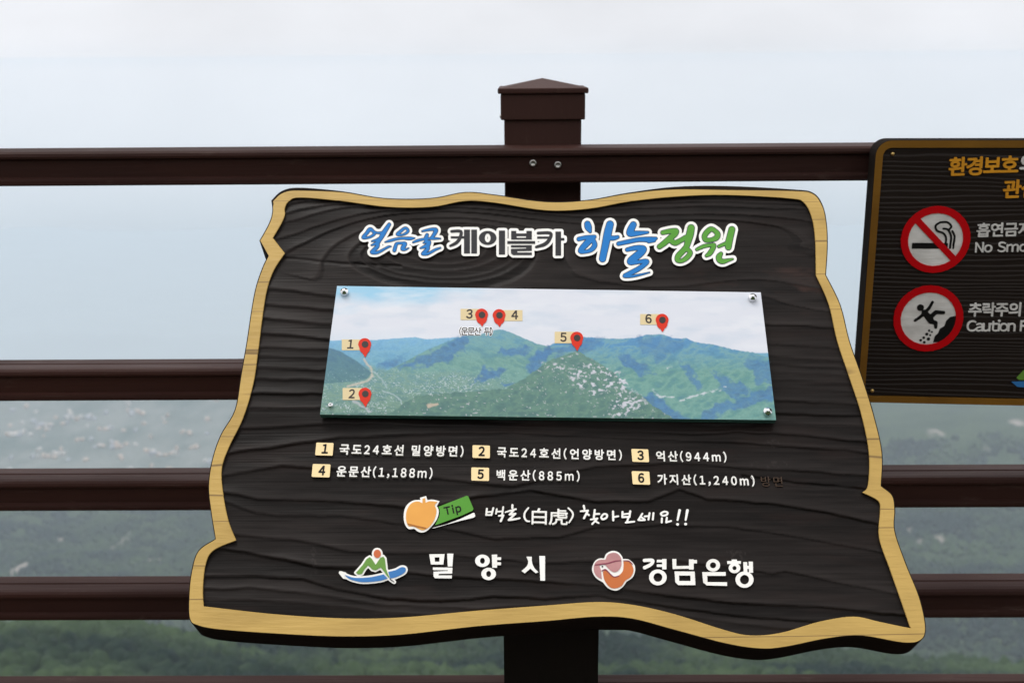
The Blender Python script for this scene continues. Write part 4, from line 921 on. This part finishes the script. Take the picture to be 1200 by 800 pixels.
for P in (z4((150, 480), (280, 430), (420, 500), (440, 570), (340, 560), (280, 600), (180, 550)), z4((340, 640), (400, 570), (480, 570), (560, 650), (480, 660), (420, 700), (350, 690)), z4((20, 440), (130, 440), (140, 480), (60, 470)), z4((190, 380), (215, 400), (200, 430))):
    C = blend(C, polym(P, 5, 6)*np.clip((fbm((X-0.5*Y)/4.2+3, (Y+0.3*X)/2.6+2, 5)-0.545)*14, 0, 1)*0.92, srgb(200, 198, 202)*(0.8+0.4*mid[..., None]))
C = blend(C, mD*np.clip((fbm(X/3+31, Y/2+12, 3)-0.735)*14, 0, 1)*0.8, srgb(186, 186, 186))
for P in (z4((560, 565), (590, 600), (660, 598)), z4((690, 620), (780, 590), (860, 570), (925, 550)), z4((630, 462), (655, 458))):
    d = seg_dist(X, Y+3.5*(fbm(X/4, Y/4, 3)-0.5), P[:-1], P[1:]); C = blend(C, np.clip(1.3-d/1.2, 0, 1)*np.clip((mid-0.36)*6, 0, 1), srgb(190, 198, 198))
C = blend(C, polym(z3((590, 665), (650, 648), (662, 660), (600, 682)), 1.5, 3), srgb(184, 168, 146))
land = np.clip(mA+mB+mC+mV+mE+mD, 0, 1)
C = C*(1+(np.array([0.92, 0.96, 1.03])-1)*land[..., None])*(0.90+0.10*land[..., None]); C = C*(0.90+0.22*(fine[..., None]-0.5)*land[..., None])
ridx = np.arange(nx*ny).reshape(ny, nx)
pf = np.stack([ridx[:-1, :-1], ridx[1:, :-1], ridx[1:, 1:], ridx[:-1, 1:]], -1).reshape(-1, 4)
base = ROOTLOC[panel.name]
pme = bpy.data.meshes.new('mountain_print'); pme.vertices.add(nx*ny); pme.vertices.foreach_set('co', (PW.reshape(-1, 3)-base).ravel())
pme.loops.add(pf.size); pme.loops.foreach_set('vertex_index', pf.ravel().astype(np.int32)); pme.polygons.add(len(pf)); pme.polygons.foreach_set('loop_start', np.arange(0, pf.size, 4, dtype=np.int32)); pme.update(calc_edges=True)
ca = pme.color_attributes.new('print', 'FLOAT_COLOR', 'POINT'); ca.data.foreach_set('color', np.concatenate([np.clip(C, 0, 0.9), np.ones(X.shape+(1,))], -1).ravel())
pm = mat('photo_print', (0.5, 0.5, 0.5), 0.4, 0.2, coat=0.45); pm.node_tree.nodes['Principled BSDF'].inputs['Coat Roughness'].default_value = 0.03
at_ = pm.node_tree.nodes.new('ShaderNodeVertexColor'); at_.layer_name = 'print'; pm.node_tree.links.new(at_.outputs[0], pm.node_tree.nodes['Principled BSDF'].inputs['Base Color'])
pme.materials.append(pm)
po = bpy.data.objects.new('mountain_print', pme); COL.objects.link(po); po.parent = panel; ROOTLOC[po.name] = base

pins = [((428, 418.5), 396, (400.5, 397.5, 422, 410.2), '1', 410.0), ((428.3, 476.8), 454, (401.5, 454.4, 424, 468.4), '2', 411.5), ((565, 382.5), 361.5, (539.7, 361.8, 562, 374.8), '3', 549.5), ((585.5, 383), 362, (589, 363.2, 612.3, 376), '4', 602.5), ((676.5, 411), 388.5, (650, 388.5, 673, 402), '5', 660), ((776.5, 389), 367.5, (750.2, 367.8, 773, 380.4), '6', 760)]
for (tx, ty), topy, (x0, y0, x1, y1), d, dx in pins:
    mb = MB(); emit(mb, [rect(x0, y0, x1, y1)], SIGN, PH1, PH1+0.0003, 0, 0.4)
    text(mb, d, SIGN, (dx-3.8, y1-1.2), (dx+4, y1-1.1), 12.4, PH1, PH1+0.0005, bold=0.022, mat=1, track=False, xs=0.92, step=0.018)
    mb.build('number_tag', [M['pintan'], M['pindot']], panel)
    mb = MB(); r = 7.6; cx, cy = tx-0.6, topy+r
    emit(mb, [S([(cx, cy, r), (cx+0.1, cy+r*0.55, r*0.82), (tx, ty-0.6, 0.5)], smooth=False)], SIGN, PH1, PH1+0.0007, 0, 0.3)
    emit(mb, [disc(cx+0.4, cy-0.3, 3.9, 3.9)], SIGN, PH1, PH1+0.0009, 0, 0.3, mat=1); mb.build('map_pin', [M['pinred'], M['pindot']], panel)
mb = MB(); cap_args = ('(운문산 뒤)', SIGN, (537.5, 392.4), (577.5, 392.8), 9.4)
text(mb, *cap_args, PH1, PH1+0.0003, bold=0.02, level=0.045, step=0.018, xs=0.84, sp=0.10); text(mb, *cap_args, PH1, PH1+0.0005, bold=0.012, mat=1, step=0.012, xs=0.84, sp=0.10)
mb.build('caption', [M['printwhite'], M['pindot']], panel)
def stud(px, py, r, hh, flat=False):
    c = SIGN(np.float64(px), np.float64(py), PH1); e1 = np.array([1.0, 0, 0]); e2 = np.cross(SIGN.n, e1); mb = MB(); t = np.linspace(0, 2*np.pi, 24, endpoint=False)
    pr = [(r, 0), (r, hh*0.45), (r*0.94, hh*0.6), (r*0.3, hh*0.98), (0.0001, hh)] if not flat else [(r, 0), (r*0.95, hh*0.8), (r*0.7, hh), (r*0.45, hh*0.9), (r*0.4, hh*0.3), (0.0001, hh*0.3)]
    V = [c+q*(np.cos(a)*e1+np.sin(a)*e2)+d*SIGN.n for q, d in pr for a in t]
    mb.add(V, [[i*24+k, i*24+(k+1) % 24, (i+1)*24+(k+1) % 24, (i+1)*24+k] for i in range(len(pr)-1) for k in range(24)], 0, False)
    mb.build('stud', M['chrome'], panel, recalc=True)
stud(404, 343.5, 0.0050, 0.0072); stud(881.5, 350, 0.0050, 0.0072); stud(899, 483.5, 0.0050, 0.0072); stud(387.5, 475.5, 0.0030, 0.0035, True)

# ================================================================== RULE BOARD on the railing
T2 = 0.040
tlc, blc = (1030, 167.5), (1006, 473.4)
a_ = RULE(np.float64(1017), np.float64(320))
ex = np.cross(np.array([0, 0, 1.0]), -RULE.n); ex = ex/np.linalg.norm(ex)
if ex[0] < 0: ex = -ex
ez = np.array([0, 0, 1.0])
def rl(px, py):                                    # board coordinates (along, up) of a measured point
    w = RULE(np.asarray(px, float), np.asarray(py, float), 0.0)-a_; return np.stack([w@ex, w@ez], -1)
def rw(x, z, h): return a_+x[:, None]*ex+z[:, None]*ez+np.asarray(h)[:, None]*RULE.n
zt = float(rl(1100, 164.3)[1]); zb = float(rl(1100, 473.2)[1]); xl = float(rl(1017.0, 300)[0]); xr = xl+0.62
rule_root = empty('rule_board', tuple((a_+ex*(xl+xr)/2+ez*zb-RULE.n*0.02).tolist()))
tag(rule_root, 'dark brown rule board with red no smoking and falling hazard roundels hung on the railing', 'sign')
def rrect(x0, z0, x1, z1, r, n=8):
    P = []
    for cx, cz, a0 in ((x1-r, z1-r, 0), (x0+r, z1-r, 90), (x0+r, z0+r, 180), (x1-r, z0+r, 270)):
        for k in range(n+1):
            q = math.radians(a0+90*k/n); P.append((cx+r*math.cos(q), cz+r*math.sin(q)))
    return np.array(P)
ro = rrect(xl, zb, xr, zt, 0.020); ri = rrect(xl+0.0098, zb+0.0090, xr-0.0098, zt-0.0098, 0.011)
rb = MB(); no = len(ro); ch = rrect(xl+0.0005, zb+0.0005, xr-0.0005, zt-0.0005, 0.0195)
tri = tessellate_polygon([[Vector((*p, 0)) for p in ch], [Vector((*p, 0)) for p in ri]])
al = np.vstack([ch, ri]); w = rw(al[:, 0], al[:, 1], np.full(len(al), 0.0)); fl = []
for t in tri:
    p, q, s = [w[k] for k in t]; fl.append(t if np.cross(q-p, s-p)@RULE.n > 0 else t[::-1])
rb.add(w, fl)
def strip2(mb, P, hp, Q_, hq):
    n = len(P); mb.add(np.vstack([rw(P[:, 0], P[:, 1], np.full(n, hp)), rw(Q_[:, 0], Q_[:, 1], np.full(n, hq))]), [[k, (k+1) % n, (k+1) % n+n, k+n] for k in range(n)])
strip2(rb, ri, 0.0, ri, -0.006); rb.build('border', M['ochre_old'], rule_root)
rb = MB(); bk = rrect(xl+0.004, zb+0.004, xr-0.004, zt-0.004, 0.017)
strip2(rb, ch, 0.0, ro, -0.0006); strip2(rb, ro, -0.0006, ro, -T2+0.004); strip2(rb, ro, -T2+0.004, bk, -T2)
rb.add(rw(bk[:, 0], bk[:, 1], np.full(no, -T2)), [list(range(no))]); rb.build('board', M['edge'], rule_root, recalc=True)
# sandblasted face with fine level ridges
fx = np.linspace(xl+0.010, xr-0.010, 150); fz = np.linspace(zb+0.010, zt-0.010, 420); FX, FZ = np.meshgrid(fx, fz)
ph = (FZ+0.0022*(fbm(FX*7+3, FZ*30, 3)-0.5)*3)/0.0066 + 4.5*fbm(FX*1.6, FZ*24+7, 3); fr2 = ph-np.floor(ph)
am = 0.5+fbm(np.floor(ph)*0.37+FX*3, FZ*0+1.5, 2)
FH = -0.0030+0.0011*am*np.where(fr2 < 0.8, fr2/0.8, (1-fr2)/0.2)
fi = np.arange(FX.size).reshape(FX.shape)
rf = MB(); rf.add(rw(FX.ravel(), FZ.ravel(), FH.ravel()), np.stack([fi[:-1, :-1], fi[:-1, 1:], fi[1:, 1:], fi[1:, :-1]], -1).reshape(-1, 4).tolist(), 0, True); rf.build('wood_face', M['face'], rule_root)
RB, RT = -0.005, -0.0006
rt = lambda s, p0, p1, h, m, nm, **k: (lambda mb: (text(mb, s, RULE, p0, p1, h, RB, RT, **k), mb.build(nm, m, rule_root)))(MB())
rt('환경보호', (1110.5, 206.2), (1193.2, 203.8), 21.2, M['amber'], 'heading', bold=0.028)
rt('와', (1193.8, 202.8), (1214, 202.4), 21.0, M['greywhite'], 'heading', bold=0.028, track=False)
rt('관심', (1174.2, 232.4), (1217, 231.2), 21.0, M['amber'], 'heading', bold=0.028)
rt('흡연금지', (1143.5, 278.0), (1209, 276.2), 16.0, M['greywhite'], 'notice_lettering', bold=0.020)
rt('No Smoking', (1142.2, 297.0), (1236, 295.2), 14.2, M['greywhite'], 'notice_lettering', bold=0.014, track=True, sp=0.07, lx=1.0)
rt('추락주의', (1133.6, 370.8), (1197.6, 370.4), 15.8, M['greywhite'], 'notice_lettering', bold=0.020)
rt('Caution Falling', (1132, 389.4), (1244, 389.2), 15.2, M['greywhite'], 'notice_lettering', bold=0.014, track=True, sp=0.07, lx=1.0)
# pictograms
def pict(cx, cy, r, parts_, nm, label):
    c = rl(cx, cy); s = abs(float(rl(cx, cy-r)[1]-c[1]))
    fmp = lambda x, y, h: rw(c[0]+x*s, c[1]-y*s, h)
    mb = MB(); emit(mb, [disc(0, 0, 0.84, 0.84)], fmp, RB, RT-0.0008, 0, 0.03); o = mb.build(nm, M['greywhite'], rule_root, label)
    for pn_, sh, m, e in parts_:
        mb = MB(); emit(mb, sh, fmp, RB, RT+e, 0, 0.018); mb.build(pn_, m, o)
s45 = 0.62
smoke = [Stroke([(0.30, 0.16, 0.030), (0.30, -0.06, 0.030), (0.20, -0.2, 0.030), (0.02, -0.27, 0.030), (-0.03, -0.42, 0.030), (0.1, -0.52, 0.030)]), Stroke([(0.44, 0.16, 0.030), (0.44, -0.1, 0.030), (0.33, -0.3, 0.030), (0.2, -0.33, 0.030)]), Stroke([(0.1, -0.52, 0.030), (0.3, -0.52, 0.030), (0.42, -0.4, 0.030), (0.36, -0.3, 0.030)]), Stroke([(0.53, 0.16, 0.03), (0.54, -0.1, 0.03), (0.46, -0.26, 0.03)])]
pict(1096.5, 281, 39.5, [('cigarette', [rect(-0.66, 0.10, 0.26, 0.27), rect(0.30, 0.10, 0.37, 0.27), rect(0.41, 0.10, 0.47, 0.27), rect(0.51, 0.10, 0.56, 0.27)]+smoke, M['black'], -0.0003),
                       ('red_ring', [ring(0, 0, 1.0, 1.0, 0.79, 0.79), Stroke([(-0.59, -0.59, 0.095), (0.59, 0.59, 0.095)], smooth=False)], M['red'], 0.0002)], 'no_smoking_roundel', 'red ring with slash over a cigarette')
man = [disc(-0.27, -0.33, 0.095, 0.095), Stroke([(-0.18, -0.22, 0.07), (0.02, -0.02, 0.10), (0.10, 0.08, 0.09)]), Stroke([(-0.12, -0.2, 0.05), (0.0, -0.34, 0.045), (0.07, -0.47, 0.04)], smooth=False), Stroke([(-0.16, -0.14, 0.05), (-0.26, 0.0, 0.045), (-0.38, 0.04, 0.04)], smooth=False),
       Stroke([(0.08, 0.04, 0.075), (0.22, -0.17, 0.06), (0.40, -0.20, 0.045)], smooth=False), Stroke([(0.08, 0.08, 0.07), (0.22, 0.06, 0.06), (0.20, 0.18, 0.05), (0.17, 0.24, 0.045)], smooth=False)]
man = [disc(-0.25, -0.33, 0.10, 0.10), Stroke([(-0.14, -0.2, 0.07), (0.02, -0.03, 0.10), (0.08, 0.06, 0.09)]), Stroke([(-0.10, -0.2, 0.05), (0.0, -0.32, 0.045), (0.08, -0.5, 0.04)], smooth=False), Stroke([(-0.12, -0.16, 0.05), (-0.24, -0.04, 0.045), (-0.37, 0.06, 0.04)], smooth=False),
       Stroke([(0.06, -0.04, 0.07), (0.2, -0.2, 0.06), (0.42, -0.19, 0.05)], smooth=False), Stroke([(0.08, 0.08, 0.075), (0.22, 0.12, 0.06), (0.24, 0.26, 0.045)], smooth=False)]
cliff = [Poly([(0.20, 0.72), (0.24, 0.52), (0.32, 0.44), (0.36, 0.30), (0.48, 0.22), (0.52, 0.06), (0.62, -0.06), (0.80, -0.10), (0.82, 0.2), (0.68, 0.46), (0.44, 0.70)])]
deb = [disc(a, c, r, r) for a, c, r in ((0.06, 0.36, 0.035), (0.0, 0.47, 0.045), (0.10, 0.50, 0.03), (-0.08, 0.58, 0.04), (0.06, 0.62, 0.05), (-0.16, 0.66, 0.04), (-0.05, 0.72, 0.04), (0.14, 0.40, 0.03))]
pict(1088, 373.5, 39.0, [('falling_figure', man, M['black'], -0.0003), ('crumbling_cliff', cliff+deb, M['black'], -0.0003), ('red_ring', [ring(0, 0, 1.0, 1.0, 0.79, 0.79)], M['red'], 0.0002)], 'falling_hazard_roundel', 'red ring around a falling figure beside a cliff')
# corner of the city emblem low on the board
eb = [Poly([(1185, 447), (1200, 446.5), (1240, 449), (1262, 446), (1255, 453), (1225, 456), (1192, 453)])]; eg = [Poly([(1191, 442.5), (1199, 434), (1212, 426), (1222, 436), (1232, 426), (1240, 444), (1226, 441), (1214, 440), (1202, 445), (1194, 445)])]; eh = [disc(1222, 421, 5, 5.5)]
mb = MB(); emit(mb, eb, RULE, RB, RT, 0, 0.4); o = mb.build('city_emblem', M['boatblue'], rule_root)
mb = MB(); emit(mb, eg, RULE, RB, RT, 0, 0.4); mb.build('rower_body', M['leaf'], o); mb = MB(); emit(mb, eh, RULE, RB, RT, 0, 0.4); mb.build('rower_head', M['redorange'], o)
for px, py in ((1046, 180.5), (1022, 457.5)):
    p = RULE(np.float64(px), np.float64(py), -0.002); t = np.linspace(0, 2*np.pi, 12, endpoint=False); mb = MB()
    V = [p+r*(np.cos(q)*ex+np.sin(q)*ez)+d*RULE.n for r, d in ((0.0026, 0), (0.0024, 0.0016), (0.001, 0.0024), (0.0001, 0.0024)) for q in t]
    mb.add(V, [[i*12+k, i*12+(k+1) % 12, (i+1)*12+(k+1) % 12, (i+1)*12+k] for i in range(3) for k in range(12)], 0, True); mb.build('screw', M['brass'], rule_root, recalc=True)
# two brackets holding the board on the rails
for bxx in (xl+0.16, xr-0.16):
    mb = MB()
    for z_ in (zr[0]-0.024,):
        c = a_+ex*bxx; c[2] = z_; c = c-RULE.n*(T2)
        box_mb(mb, (c[0]-0.012, c[1]+0.001, z_-0.010), (c[0]+0.012, YF+0.0055, z_+0.010), 0.001)
    mb.build('bracket', M['steel'], rule_root)
